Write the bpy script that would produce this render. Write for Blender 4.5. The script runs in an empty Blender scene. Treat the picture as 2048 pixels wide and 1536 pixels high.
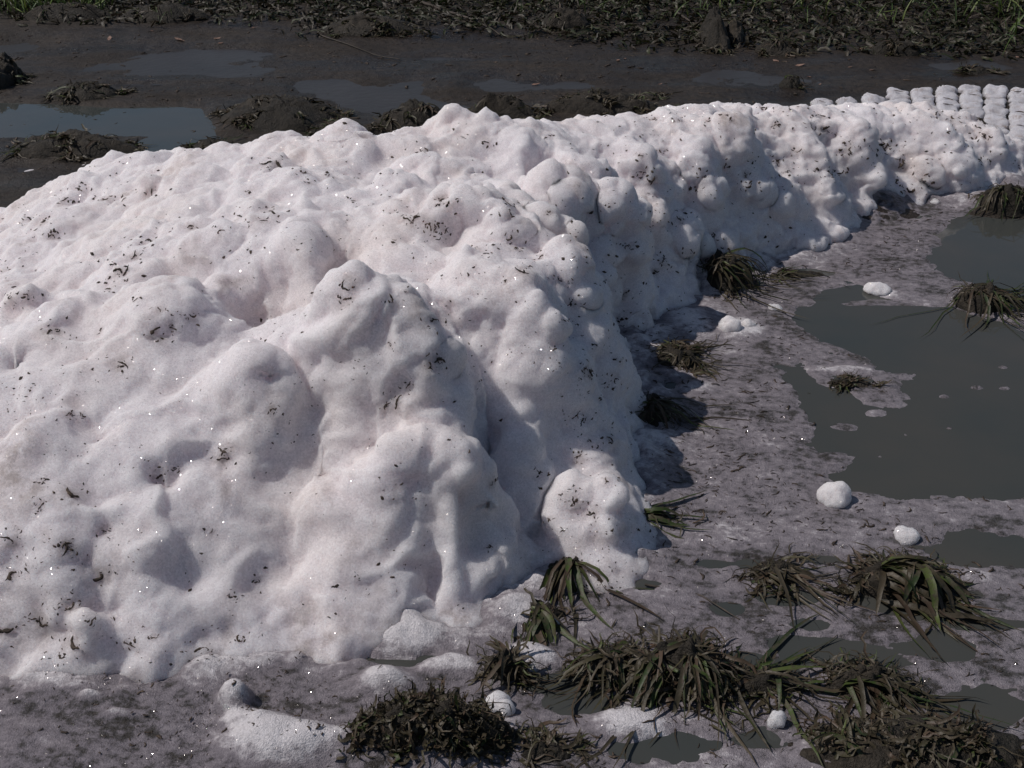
import bpy, bmesh, math, random
import numpy as np
from mathutils import Vector
from mathutils.bvhtree import BVHTree

# ------------------------------------------------------------------ camera, sky, sun, exposure
scene = bpy.context.scene
COL = scene.collection
CAM_H = 1.55
PITCH = math.radians(29.0)
HFOV = math.radians(50.0)
cam_d = bpy.data.cameras.new('camera')
cam_d.sensor_width = 36.0
cam_d.lens = 18.0 / math.tan(HFOV / 2)
cam_d.clip_start = 0.05
cam_d.clip_end = 800.0
cam = bpy.data.objects.new('camera', cam_d)
cam.location = (0, 0, CAM_H)
cam.rotation_euler = (math.pi / 2 - PITCH, 0, 0)
COL.objects.link(cam)
scene.camera = cam

SUN_AZ = math.radians(-86.0)      # measured from +Y towards +X
SUN_EL = math.radians(53.0)
world = bpy.data.worlds.new('World')
scene.world = world
world.use_nodes = True
wn = world.node_tree
wn.nodes.clear()
sky = wn.nodes.new('ShaderNodeTexSky')
sky.sky_type = 'NISHITA'
sky.sun_disc = False
sky.sun_elevation = SUN_EL
sky.sun_rotation = SUN_AZ % (2 * math.pi)
sky.air_density = 1.0
sky.dust_density = 0.6
bg = wn.nodes.new('ShaderNodeBackground')
bg.inputs['Strength'].default_value = 0.055
wo = wn.nodes.new('ShaderNodeOutputWorld')
wn.links.new(sky.outputs[0], bg.inputs['Color'])
wn.links.new(bg.outputs[0], wo.inputs['Surface'])

sun_d = bpy.data.lights.new('sun', 'SUN')
sun_d.energy = 3.3
sun_d.angle = math.radians(0.5)
sun_d.color = (1.0, 0.93, 0.88)
sun = bpy.data.objects.new('sun', sun_d)
sdir = Vector((math.sin(SUN_AZ) * math.cos(SUN_EL), math.cos(SUN_AZ) * math.cos(SUN_EL), math.sin(SUN_EL)))
sun.rotation_euler = sdir.to_track_quat('Z', 'Y').to_euler()
sun.location = sdir * 20
COL.objects.link(sun)

scene.view_settings.view_transform = 'Standard'
scene.view_settings.look = 'None'
scene.view_settings.exposure = -0.24
scene.view_settings.gamma = 1.0
scene.view_settings.use_curve_mapping = False
scene.cycles.max_bounces = 8
scene.cycles.use_denoising = True

# ------------------------------------------------------------------ numpy helpers
random.seed(7)
RNG = np.random.default_rng(11)
FPX = 1024.0 / math.tan(HFOV / 2)          # photo pixels (2048 wide)
CP, SP = math.cos(PITCH), math.sin(PITCH)

def ray(px, py):
    u = (px - 1024.0) / FPX
    v = (py - 768.0) / FPX
    d = np.array([u, CP - v * SP, -SP - v * CP])
    return d / np.linalg.norm(d)

def G(px, py, z=0.0):
    d = ray(px, py)
    t = (z - CAM_H) / d[2]
    return np.array([d[0] * t, d[1] * t])

def GP(pts, z=0.0):
    return np.array([G(a, b, z) for a, b in pts])

def pxm(px, py, z=0.0):
    """metres that one photo pixel spans across at a ground point"""
    d = ray(px, py)
    t = (z - CAM_H) / d[2]
    return t * (d[1] * CP - d[2] * SP) / FPX

def _h(i, j, k, s):
    n = (i.astype(np.int64) * 374761393 + j.astype(np.int64) * 668265263 + k.astype(np.int64) * 2147483647 + s * 1274126177) & 0xffffffff
    n = ((n ^ (n >> 13)) * 1274126177) & 0xffffffff
    n = ((n ^ (n >> 16)) * 2246822519) & 0xffffffff
    return (n ^ (n >> 15)) & 0xffffffff

def perlin(P, scale, seed=0):
    Q = P / scale
    I = np.floor(Q).astype(np.int64)
    F = Q - I
    W = F * F * F * (F * (F * 6 - 15) + 10)
    out = np.zeros(len(P))
    for dx in (0, 1):
        for dy in (0, 1):
            for dz in (0, 1):
                h = _h(I[:, 0] + dx, I[:, 1] + dy, I[:, 2] + dz, seed)
                gx = (h & 1023) / 511.5 - 1
                gy = ((h >> 10) & 1023) / 511.5 - 1
                gz = ((h >> 20) & 1023) / 511.5 - 1
                w = (W[:, 0] if dx else 1 - W[:, 0]) * (W[:, 1] if dy else 1 - W[:, 1]) * (W[:, 2] if dz else 1 - W[:, 2])
                out += w * (gx * (F[:, 0] - dx) + gy * (F[:, 1] - dy) + gz * (F[:, 2] - dz))
    return out * 1.2

def fbm(P, scale, octv=4, seed=0, gain=0.5):
    a, o, t = 1.0, np.zeros(len(P)), 0
    for k in range(octv):
        o += a * perlin(P, scale, seed + k * 17)
        t += a
        a *= gain
        scale *= 0.5
    return o / t

def worley(P, scale, seed=0):
    Q = P / scale
    I = np.floor(Q).astype(np.int64)
    best = np.full(len(P), 9.0)
    for dx in (-1, 0, 1):
        for dy in (-1, 0, 1):
            for dz in (-1, 0, 1):
                a, b, c = I[:, 0] + dx, I[:, 1] + dy, I[:, 2] + dz
                h = _h(a, b, c, seed)
                x = a + (h & 1023) / 1023.0 - Q[:, 0]
                y = b + ((h >> 10) & 1023) / 1023.0 - Q[:, 1]
                z = c + ((h >> 20) & 1023) / 1023.0 - Q[:, 2]
                best = np.minimum(best, x * x + y * y + z * z)
    return np.sqrt(best)

def xyz(X, Y, Z=0.0):
    return np.stack([X.ravel(), Y.ravel(), np.broadcast_to(Z, X.shape).ravel()], 1)

def sdf_poly(X, Y, poly):
    """signed distance, positive inside"""
    x, y = X.ravel(), Y.ravel()
    d2 = np.full(len(x), 1e9)
    ins = np.zeros(len(x), bool)
    n = len(poly)
    for i in range(n):
        ax, ay = poly[i]
        bx, by = poly[(i + 1) % n]
        ex, ey = bx - ax, by - ay
        t = np.clip(((x - ax) * ex + (y - ay) * ey) / (ex * ex + ey * ey + 1e-12), 0, 1)
        d2 = np.minimum(d2, (x - ax - t * ex) ** 2 + (y - ay - t * ey) ** 2)
        c = ((ay > y) != (by > y)) & (x < ex * (y - ay) / (ey if abs(ey) > 1e-12 else 1e-12) + ax)
        ins ^= c
    d = np.sqrt(d2)
    return np.where(ins, d, -d).reshape(X.shape)

def ell(X, Y, px, py, rx, ry, z=0.0):
    """normalised radius of a ground ellipse given in photo pixels"""
    c = G(px, py, z)
    a = rx * pxm(px, py, z)
    b = abs(G(px, py - ry, z)[1] - G(px, py + ry, z)[1]) / 2
    return np.sqrt(((X - c[0]) / a) ** 2 + ((Y - c[1]) / b) ** 2)

def sstep(a, b, x):
    t = np.clip((x - a) / (b - a), 0, 1)
    return t * t * (3 - 2 * t)

def mesh_np(name, V, F, smooth=True, mat=None, attrs=None):
    V = np.asarray(V, np.float32)
    F = np.asarray(F, np.int32)
    me = bpy.data.meshes.new(name)
    k = F.shape[1]
    me.vertices.add(len(V))
    me.vertices.foreach_set('co', V.ravel())
    me.loops.add(F.size)
    me.loops.foreach_set('vertex_index', F.ravel())
    me.polygons.add(len(F))
    me.polygons.foreach_set('loop_start', np.arange(0, F.size, k, dtype=np.int32))
    me.polygons.foreach_set('loop_total', np.full(len(F), k, np.int32))
    me.update(calc_edges=True)
    if smooth:
        me.polygons.foreach_set('use_smooth', np.ones(len(F), bool))
    for an, av in (attrs or {}).items():
        av = np.asarray(av, np.float32)
        if av.ndim == 1:
            a = me.attributes.new(an, 'FLOAT', 'POINT')
            a.data.foreach_set('value', av)
        else:
            a = me.attributes.new(an, 'FLOAT_COLOR', 'POINT')
            a.data.foreach_set('color', np.concatenate([av, np.ones((len(av), 1), np.float32)], 1).ravel())
    if mat:
        me.materials.append(mat)
    return me

def grid_faces(nx, ny):
    i = np.arange(nx * ny).reshape(ny, nx)
    return np.stack([i[:-1, :-1].ravel(), i[:-1, 1:].ravel(), i[1:, 1:].ravel(), i[1:, :-1].ravel()], 1)

def compact(V, F, attrs=None):
    used = np.zeros(len(V), bool)
    used[F.ravel()] = True
    idx = np.cumsum(used) - 1
    at = {k: v[used] for k, v in (attrs or {}).items()}
    return V[used], idx[F], at

def link(name, me, parent=None, loc=None):
    o = bpy.data.objects.new(name, me)
    COL.objects.link(o)
    if parent:
        o.parent = parent
    if loc is not None:
        o.location = loc
    return o

def tag(o, label, cat, group=None, kind=None):
    o['label'] = label
    o['category'] = cat
    if group:
        o['group'] = group
    if kind:
        o['kind'] = kind
    return o

def struct(o):
    o['kind'] = 'structure'
    return o

# ------------------------------------------------------------------ materials
def new_mat(name):
    m = bpy.data.materials.new(name)
    m.use_nodes = True
    nt = m.node_tree
    for n in list(nt.nodes):
        nt.nodes.remove(n)
    out = nt.nodes.new('ShaderNodeOutputMaterial')
    return m, nt, out

def N(nt, t, **kw):
    n = nt.nodes.new(t)
    for k, v in kw.items():
        if k.startswith('i_'):
            key = k[2:]
            n.inputs[int(key) if key.isdigit() else key.replace('_', ' ')].default_value = v
        else:
            setattr(n, k, v)
    return n

def L(nt, a, b):
    nt.links.new(a, b)

def noise_n(nt, vec, scale, detail=3.0, rough=0.55):
    n = N(nt, 'ShaderNodeTexNoise')
    n.inputs['Scale'].default_value = scale
    n.inputs['Detail'].default_value = detail
    n.inputs['Roughness'].default_value = rough
    L(nt, vec, n.inputs['Vector'])
    return n

def ramp(nt, fac, stops):
    r = N(nt, 'ShaderNodeValToRGB')
    e = r.color_ramp.elements
    while len(e) < len(stops):
        e.new(0.5)
    for i, (p, c) in enumerate(stops):
        e[i].position = p
        e[i].color = c if len(c) == 4 else (*c, 1)
    L(nt, fac, r.inputs['Fac'])
    return r

def mixc(nt, fac, a, b):
    m = N(nt, 'ShaderNodeMix', data_type='RGBA')
    if hasattr(fac, 'is_linked') or hasattr(fac, 'links'):
        L(nt, fac, m.inputs[0])
    else:
        m.inputs[0].default_value = fac
    for s, idx in ((a, 6), (b, 7)):
        if isinstance(s, tuple):
            m.inputs[idx].default_value = (*s, 1)
        else:
            L(nt, s, m.inputs[idx])
    return m.outputs[2]

def math_n(nt, op, a, b=None):
    m = N(nt, 'ShaderNodeMath', operation=op)
    for s, i in ((a, 0), (b, 1)):
        if s is None:
            continue
        if isinstance(s, (int, float)):
            m.inputs[i].default_value = s
        else:
            L(nt, s, m.inputs[i])
    return m.outputs[0]

def glitter(nt, vec, scale, frac, rough=0.16, spread=1.5):
    """a few bubble films that mirror the light: tiny cells with their own tilt"""
    v = N(nt, 'ShaderNodeTexVoronoi')
    v.inputs['Scale'].default_value = scale
    L(nt, vec, v.inputs['Vector'])
    wnz = N(nt, 'ShaderNodeTexWhiteNoise', noise_dimensions='3D')
    L(nt, v.outputs['Color'], wnz.inputs['Vector'])
    gm = noise_n(nt, vec, 2.6, 3, 0.6)
    gk = ramp(nt, gm.outputs['Fac'], [(0.40, (0.12, 0.12, 0.12)), (0.68, (1, 1, 1))])
    sel = math_n(nt, 'LESS_THAN', wnz.outputs['Value'], math_n(nt, 'MULTIPLY', gk.outputs[0], frac))
    near = math_n(nt, 'LESS_THAN', v.outputs['Distance'], 0.38)
    fac = math_n(nt, 'MULTIPLY', sel, near)
    sub = N(nt, 'ShaderNodeVectorMath', operation='SUBTRACT')
    L(nt, v.outputs['Color'], sub.inputs[0])
    sub.inputs[1].default_value = (0.5, 0.5, 0.5)
    sc = N(nt, 'ShaderNodeVectorMath', operation='SCALE')
    L(nt, sub.outputs[0], sc.inputs[0])
    sc.inputs['Scale'].default_value = spread
    geo = N(nt, 'ShaderNodeNewGeometry')
    add = N(nt, 'ShaderNodeVectorMath', operation='ADD')
    L(nt, geo.outputs['Normal'], add.inputs[0])
    L(nt, sc.outputs[0], add.inputs[1])
    nor = N(nt, 'ShaderNodeVectorMath', operation='NORMALIZE')
    L(nt, add.outputs[0], nor.inputs[0])
    gl = N(nt, 'ShaderNodeBsdfAnisotropic')
    gl.inputs['Roughness'].default_value = rough
    gl.inputs['Color'].default_value = (0.9, 0.86, 0.84, 1)
    L(nt, nor.outputs[0], gl.inputs['Normal'])
    return gl, fac

def mat_foam(name, thick_attr=False):
    m, nt, out = new_mat(name)
    geo = N(nt, 'ShaderNodeNewGeometry')
    pos = geo.outputs['Position']
    n1 = noise_n(nt, pos, 3.2, 4, 0.6)
    n2 = noise_n(nt, pos, 22.0, 4, 0.65)
    base = mixc(nt, ramp(nt, n1.outputs['Fac'], [(0.45, (0, 0, 0)), (0.75, (1, 1, 1))]).outputs[0], (0.955, 0.895, 0.92), (0.92, 0.835, 0.815))
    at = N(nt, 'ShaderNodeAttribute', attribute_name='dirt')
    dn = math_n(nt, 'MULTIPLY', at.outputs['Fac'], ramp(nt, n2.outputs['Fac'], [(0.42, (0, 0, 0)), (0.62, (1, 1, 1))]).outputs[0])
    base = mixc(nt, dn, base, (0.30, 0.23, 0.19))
    if thick_attr:
        th = N(nt, 'ShaderNodeAttribute', attribute_name='thick')
        mp = N(nt, 'ShaderNodeMapping')
        mp.inputs['Scale'].default_value = (1.0, 1.35, 1.0)
        mp.inputs['Rotation'].default_value = (0, 0, 0.25)
        L(nt, pos, mp.inputs['Vector'])
        s1 = noise_n(nt, mp.outputs[0], 38.0, 5, 0.7)
        s2 = noise_n(nt, mp.outputs[0], 7.0, 4, 0.6)
        s3 = math_n(nt, 'ADD', math_n(nt, 'MULTIPLY', s1.outputs['Fac'], 0.95), math_n(nt, 'SUBTRACT', math_n(nt, 'MULTIPLY', s2.outputs['Fac'], 0.70), 0.30))
        s4 = math_n(nt, 'ADD', s3, math_n(nt, 'MULTIPLY', th.outputs['Fac'], 0.55))
        thin = ramp(nt, s4, [(0.36, (0.045, 0.039, 0.034)), (0.43, (0.085, 0.078, 0.080)), (0.52, (0.20, 0.18, 0.20)), (0.70, (0.31, 0.28, 0.305)), (0.95, (0.80, 0.77, 0.79))])
        base = mixc(nt, dn, thin.outputs[0], (0.10, 0.08, 0.065))
    vg = N(nt, 'ShaderNodeTexVoronoi')
    vg.inputs['Scale'].default_value = 270.0
    L(nt, pos, vg.inputs['Vector'])
    wg = N(nt, 'ShaderNodeTexWhiteNoise', noise_dimensions='3D')
    L(nt, vg.outputs['Color'], wg.inputs['Vector'])
    mg = N(nt, 'ShaderNodeMapRange')
    mg.inputs['To Min'].default_value = 0.84
    mg.inputs['To Max'].default_value = 1.02
    L(nt, wg.outputs['Value'], mg.inputs['Value'])
    vm = N(nt, 'ShaderNodeVectorMath', operation='SCALE')
    L(nt, base, vm.inputs[0])
    L(nt, mg.outputs[0], vm.inputs['Scale'])
    base = vm.outputs[0]
    b1 = noise_n(nt, pos, 300.0, 3, 0.75)
    b2 = noise_n(nt, pos, 75.0, 5, 0.7)
    hsum = math_n(nt, 'ADD', math_n(nt, 'MULTIPLY', b1.outputs['Fac'], 0.0040), math_n(nt, 'MULTIPLY', b2.outputs['Fac'], 0.0075))
    bump = N(nt, 'ShaderNodeBump')
    bump.inputs['Strength'].default_value = 0.8
    bump.inputs['Distance'].default_value = 1.0
    L(nt, hsum, bump.inputs['Height'])
    p = N(nt, 'ShaderNodeBsdfPrincipled')
    L(nt, base, p.inputs['Base Color'])
    p.inputs['Roughness'].default_value = 0.6
    p.inputs['Specular IOR Level'].default_value = 0.25
    if not thick_attr:
        p.subsurface_method = 'RANDOM_WALK'
        p.inputs['Subsurface Weight'].default_value = 0.85
        p.inputs['Subsurface Radius'].default_value = (1.0, 0.95, 0.92)
        p.inputs['Subsurface Scale'].default_value = 0.065
    L(nt, bump.outputs[0], p.inputs['Normal'])
    gl, fac = glitter(nt, pos, 1000.0, 0.13, 0.15)
    if thick_attr:
        fac = math_n(nt, 'MULTIPLY', fac, 0.35)
        p.inputs['Roughness'].default_value = 0.32
        p.inputs['Specular IOR Level'].default_value = 0.4
    mx = N(nt, 'ShaderNodeMixShader')
    L(nt, fac, mx.inputs[0])
    L(nt, p.outputs[0], mx.inputs[1])
    L(nt, gl.outputs[0], mx.inputs[2])
    L(nt, mx.outputs[0], out.inputs['Surface'])
    return m

def mat_mud(name, dark, light, wet_lo=0.22, wet_hi=0.75, field=False, bumpk=1.0):
    m, nt, out = new_mat(name)
    geo = N(nt, 'ShaderNodeNewGeometry')
    pos = geo.outputs['Position']
    n1 = noise_n(nt, pos, 2.3, 5, 0.6)
    n2 = noise_n(nt, pos, 28.0, 5, 0.65)
    c = mixc(nt, ramp(nt, n1.outputs['Fac'], [(0.35, (0, 0, 0)), (0.65, (1, 1, 1))]).outputs[0], dark, light)
    c = mixc(nt, ramp(nt, n2.outputs['Fac'], [(0.35, (1, 1, 1)), (0.6, (0, 0, 0))]).outputs[0], c, tuple(x * 0.6 for x in dark))
    if field:
        sx = N(nt, 'ShaderNodeSeparateXYZ')
        L(nt, pos, sx.inputs[0])
        nf = noise_n(nt, pos, 0.35, 4, 0.6)
        yy = math_n(nt, 'ADD', sx.outputs['Y'], math_n(nt, 'MULTIPLY', nf.outputs['Fac'], 3.0))
        mr = N(nt, 'ShaderNodeMapRange')
        mr.inputs['From Min'].default_value = 11.5
        mr.inputs['From Max'].default_value = 13.5
        L(nt, yy, mr.inputs['Value'])
        gc = mixc(nt, n2.outputs['Fac'], (0.03, 0.05, 0.012), (0.06, 0.10, 0.025))
        c = mixc(nt, mr.outputs[0], c, gc)
    b1 = noise_n(nt, pos, 45.0, 5, 0.7)
    b2 = noise_n(nt, pos, 190.0, 3, 0.6)
    hs = math_n(nt, 'ADD', math_n(nt, 'MULTIPLY', b1.outputs['Fac'], 0.012 * bumpk), math_n(nt, 'MULTIPLY', b2.outputs['Fac'], 0.003 * bumpk))
    bump = N(nt, 'ShaderNodeBump')
    bump.inputs['Strength'].default_value = 0.9
    bump.inputs['Distance'].default_value = 1.0
    L(nt, hs, bump.inputs['Height'])
    p = N(nt, 'ShaderNodeBsdfPrincipled')
    L(nt, c, p.inputs['Base Color'])
    mpr = N(nt, 'ShaderNodeMapping')
    mpr.inputs['Scale'].default_value = (0.6, 1.5, 1.0)
    L(nt, pos, mpr.inputs['Vector'])
    nr = noise_n(nt, mpr.outputs[0], 1.7 if field else 5.0, 5, 0.6)
    rr = N(nt, 'ShaderNodeMapRange')
    rr.inputs['From Min'].default_value = 0.35
    rr.inputs['From Max'].default_value = 0.65
    rr.inputs['To Min'].default_value = wet_lo
    rr.inputs['To Max'].default_value = wet_hi
    L(nt, nr.outputs['Fac'], rr.inputs['Value'])
    L(nt, rr.outputs[0], p.inputs['Roughness'])
    p.inputs['Specular IOR Level'].default_value = 0.25
    L(nt, bump.outputs[0], p.inputs['Normal'])
    L(nt, p.outputs[0], out.inputs['Surface'])
    return m

def mat_water(name, col, col2, bumpd=0.0006, scale=9.0, rough=0.03):
    m, nt, out = new_mat(name)
    geo = N(nt, 'ShaderNodeNewGeometry')
    pos = geo.outputs['Position']
    n1 = noise_n(nt, pos, 1.6, 4, 0.55)
    c = mixc(nt, ramp(nt, n1.outputs['Fac'], [(0.35, (0, 0, 0)), (0.68, (1, 1, 1))]).outputs[0], col, col2)
    b = noise_n(nt, pos, scale, 2, 0.5)
    bump = N(nt, 'ShaderNodeBump')
    bump.inputs['Strength'].default_value = 1.0
    bump.inputs['Distance'].default_value = bumpd
    L(nt, b.outputs['Fac'], bump.inputs['Height'])
    p = N(nt, 'ShaderNodeBsdfPrincipled')
    L(nt, c, p.inputs['Base Color'])
    p.inputs['Roughness'].default_value = rough
    p.inputs['IOR'].default_value = 1.33
    L(nt, bump.outputs[0], p.inputs['Normal'])
    L(nt, p.outputs[0], out.inputs['Surface'])
    return m

def mat_blade(name):
    """leaf colour runs from mud-caked brown to green with the 'col' attribute"""
    m, nt, out = new_mat(name)
    at = N(nt, 'ShaderNodeAttribute', attribute_name='col')
    geo = N(nt, 'ShaderNodeNewGeometry')
    n1 = noise_n(nt, geo.outputs['Position'], 55.0, 4, 0.65)
    mud = ramp(nt, n1.outputs['Fac'], [(0.46, (0, 0, 0)), (0.60, (0.85, 0.85, 0.85))])
    c = mixc(nt, mud.outputs[0], at.outputs['Color'], (0.070, 0.057, 0.038))
    bump = N(nt, 'ShaderNodeBump')
    bump.inputs['Strength'].default_value = 0.6
    bump.inputs['Distance'].default_value = 0.004
    L(nt, n1.outputs['Fac'], bump.inputs['Height'])
    p = N(nt, 'ShaderNodeBsdfPrincipled')
    L(nt, c, p.inputs['Base Color'])
    p.inputs['Roughness'].default_value = 0.5
    p.inputs['Specular IOR Level'].default_value = 0.35
    L(nt, bump.outputs[0], p.inputs['Normal'])
    tr = N(nt, 'ShaderNodeBsdfTranslucent')
    L(nt, c, tr.inputs['Color'])
    mx = N(nt, 'ShaderNodeMixShader')
    mx.inputs[0].default_value = 0.15
    L(nt, p.outputs[0], mx.inputs[1])
    L(nt, tr.outputs[0], mx.inputs[2])
    L(nt, mx.outputs[0], out.inputs['Surface'])
    return m

M_FOAM = mat_foam('foam')
M_SCUM = mat_foam('foam_scum', True)
M_MUD = mat_mud('mud', (0.026, 0.0195, 0.0145), (0.044, 0.034, 0.026), 0.25, 0.8, field=True)
M_MUD.node_tree.nodes['Principled BSDF'].inputs['Specular IOR Level'].default_value = 0.30
M_CLOD = mat_mud('mud_clod', (0.030, 0.026, 0.020), (0.055, 0.045, 0.034), 0.4, 0.8, bumpk=1.6)
M_POND = mat_water('silty_water', (0.048, 0.055, 0.053), (0.066, 0.064, 0.057))
M_POND.node_tree.nodes['Principled BSDF'].inputs['Specular IOR Level'].default_value = 0.4
M_FILM = mat_water('shallow_water', (0.038, 0.035, 0.034), (0.050, 0.046, 0.045), 0.003, 20.0, 0.33)
M_FILM.node_tree.nodes['Principled BSDF'].inputs['Specular IOR Level'].default_value = 0.22
M_BLADE = mat_blade('muddy_grass')
M_GRASS = mat_blade('fresh_grass')
for n_ in M_GRASS.node_tree.nodes:
    if n_.type == 'VALTORGB':
        n_.color_ramp.elements[0].position = 0.62
        n_.color_ramp.elements[1].position = 0.75
M_DEBRIS = mat_mud('plant_debris', (0.050, 0.038, 0.029), (0.12, 0.088, 0.066), 0.5, 0.8, bumpk=.6)
M_LEAF = mat_mud('dead_leaf', (0.20, 0.12, 0.09), (0.34, 0.23, 0.18), 0.5, 0.8, bumpk=0.3)

# ------------------------------------------------------------------ ground relief
WATER = -0.012
POND = GP([(690, 1330), (900, 1235), (1080, 1115), (1240, 1060), (1250, 900), (1270, 760), (1350, 600), (1480, 530), (1660, 470),
           (1860, 415), (1960, 425), (2140, 425), (2700, 560), (3000, 1000), (2900, 1800), (1500, 1900), (1020, 1700), (980, 1420), (800, 1380)])
PUDDLE = GP([(-500, 195), (-100, 200), (60, 206), (200, 212), (330, 212), (400, 214), (412, 236), (420, 258), (438, 280), (345, 304), (262, 293),
             (312, 266), (205, 262), (130, 262), (0, 270), (-200, 285), (-500, 300)])
FILMS = [(330, 125, 160, 26), (470, 142, 75, 11), (30, 88, 80, 17), (440, 104, 120, 11), (760, 185, 150, 32), (640, 165, 60, 12), (990, 163, 70, 17),
         (1120, 165, 110, 12), (1480, 152, 150, 20), (1950, 126, 110, 13), (900, 113, 90, 6), (850, 210, 90, 12), (20, 330, 60, 14), (250, 310, 60, 9),
         (1620, 192, 150, 12), (1250, 190, 110, 8), (280, 168, 60, 8), (1020, 75, 40, 7), (1140, 42, 34, 6), (590, 262, 90, 8)]
ISLES = [(1850, 1500, 330, 75, 0.05), (1760, 1110, 110, 30, 0.03), (850, 1480, 200, 70, 0.03), (1080, 1480, 80, 50, 0.025),
         (2020, 415, 90, 25, 0.035), (1470, 560, 80, 35, 0.03), (1350, 1350, 200, 60, 0.015), (1700, 425, 160, 25, 0.02)]

def ground_h(X, Y):
    P = xyz(X, Y)
    shp = X.shape
    h = (0.030 * fbm(P, 0.9, 3, 3) + 0.016 * fbm(P, 0.22, 4, 5)).reshape(shp)
    rug = np.abs(fbm(P, 0.12, 3, 9)).reshape(shp)
    h = h + 0.016 * rug
    # the vegetated bank rises a little at the far side
    h = h + 0.10 * sstep(7.2, 9.5, Y) + 0.05 * sstep(9.5, 16, Y)
    wob = (0.07 * fbm(P, 0.30, 4, 21)).reshape(shp)
    d = sdf_poly(X, Y, POND) + wob
    w = sstep(-0.12, 0.10, d)
    h = h * (1 - w) + w * (-0.034 + 0.25 * h)
    d = sdf_poly(X, Y, PUDDLE) + wob * 0.8
    w = sstep(-0.10, 0.10, d)
    h = h * (1 - w) + w * (-0.045 + 0.2 * h)
    fn = (0.9 * fbm(P, 0.45, 5, 31, 0.6)).reshape(shp)
    for f in FILMS:
        e = ell(X, Y, *f) + fn
        w = sstep(1.5, 0.4, e)
        h = h * (1 - w) + w * (-0.019 + 0.6 * h)
    for (px, py, rx, ry, a) in ISLES:
        e = ell(X, Y, px, py, rx, ry) + 0.4 * fn
        h = h + a * sstep(1.2, 0.3, e)
    return h

def spaced(a, b, s0, grow, lim):
    out = [a]
    s = s0
    while out[-1] < b:
        out.append(out[-1] + s)
        s = min(s * grow, lim)
    return out

ys = [-30, -15, -8, -4, -2, -1, -0.4, 0.1, 0.5, 0.8, 1.0]
y, s = 1.1, 0.013
while y < 11.5:
    ys.append(y)
    y += max(0.013, 0.0042 * y)
while y < 420:
    ys.append(y)
    y *= 1.06
right = spaced(0.0, 3.2, 0.016, 1.0, 1) + []
x = right[-1]
s = 0.02
while x < 7:
    x += s
    s = min(s * 1.03, 0.08)
    right.append(x)
while x < 300:
    x *= 1.15
    right.append(x)
xs = np.array([-v for v in right[:0:-1]] + right)
ys = np.array(ys)
XX, YY = np.meshgrid(xs, ys)
ZZ = ground_h(XX, YY)
V = xyz(XX, YY, ZZ)
ground = struct(link('ground', mesh_np('ground', V, grid_faces(len(xs), len(ys)), True, M_MUD)))

# lookup of the surface things lie on
LX0, LX1, LY0, LY1, LS = -4.6, 5.6, 0.9, 13.0, 0.015
lx = np.arange(LX0, LX1, LS)
ly = np.arange(LY0, LY1, LS)
LXX, LYY = np.meshgrid(lx, ly)
SURF = np.maximum(ground_h(LXX, LYY), WATER)

def surf(x, y, A=None):
    A = SURF if A is None else A
    fx = np.clip((np.asarray(x) - LX0) / LS, 0, len(lx) - 1.001)
    fy = np.clip((np.asarray(y) - LY0) / LS, 0, len(ly) - 1.001)
    i, j = fx.astype(int), fy.astype(int)
    u, v = fx - i, fy - j
    return (A[j, i] * (1 - u) + A[j, i + 1] * u) * (1 - v) + (A[j + 1, i] * (1 - u) + A[j + 1, i + 1] * u) * v

# ------------------------------------------------------------------ water
def sheet(name, poly_xy, z, mat):
    c = poly_xy.mean(0)
    V = np.concatenate([[[c[0], c[1], z]], np.c_[poly_xy, np.full(len(poly_xy), z)]])
    n = len(poly_xy)
    F = [[0, 1 + i, 1 + (i + 1) % n] for i in range(n)]
    return struct(link(name, mesh_np(name, V, F, False, mat)))

def hull(pts):
    pts = sorted(map(tuple, pts))
    def half(ps):
        o_ = []
        for p in ps:
            while len(o_) > 1 and (o_[-1][0] - o_[-2][0]) * (p[1] - o_[-2][1]) - (o_[-1][1] - o_[-2][1]) * (p[0] - o_[-2][0]) <= 0:
                o_.pop()
            o_.append(p)
        return o_
    a, b = half(pts), half(pts[::-1])
    return np.array(a[:-1] + b[:-1])

def grown(poly, d):
    poly = hull(poly)
    c = poly.mean(0)
    v = poly - c
    return c + v * (1 + d / np.linalg.norm(v, axis=1, keepdims=True))

sheet('pond_water', grown(POND, 0.12), WATER, M_POND)
sheet('puddle_water', grown(PUDDLE, 0.10), WATER + 0.0005, M_POND)
for f in FILMS:
    c = G(f[0], f[1])
    a = f[2] * pxm(f[0], f[1]) * 1.5
    b = abs(G(f[0], f[1] - f[3])[1] - G(f[0], f[1] + f[3])[1]) / 2 * 1.5
    t = np.linspace(0, 2 * math.pi, 28, endpoint=False)
    sheet('shallow_puddle', np.c_[c[0] + a * np.cos(t), c[1] + b * np.sin(t)], WATER - 0.001 - 0.0004 * FILMS.index(f), M_FILM)

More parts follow.
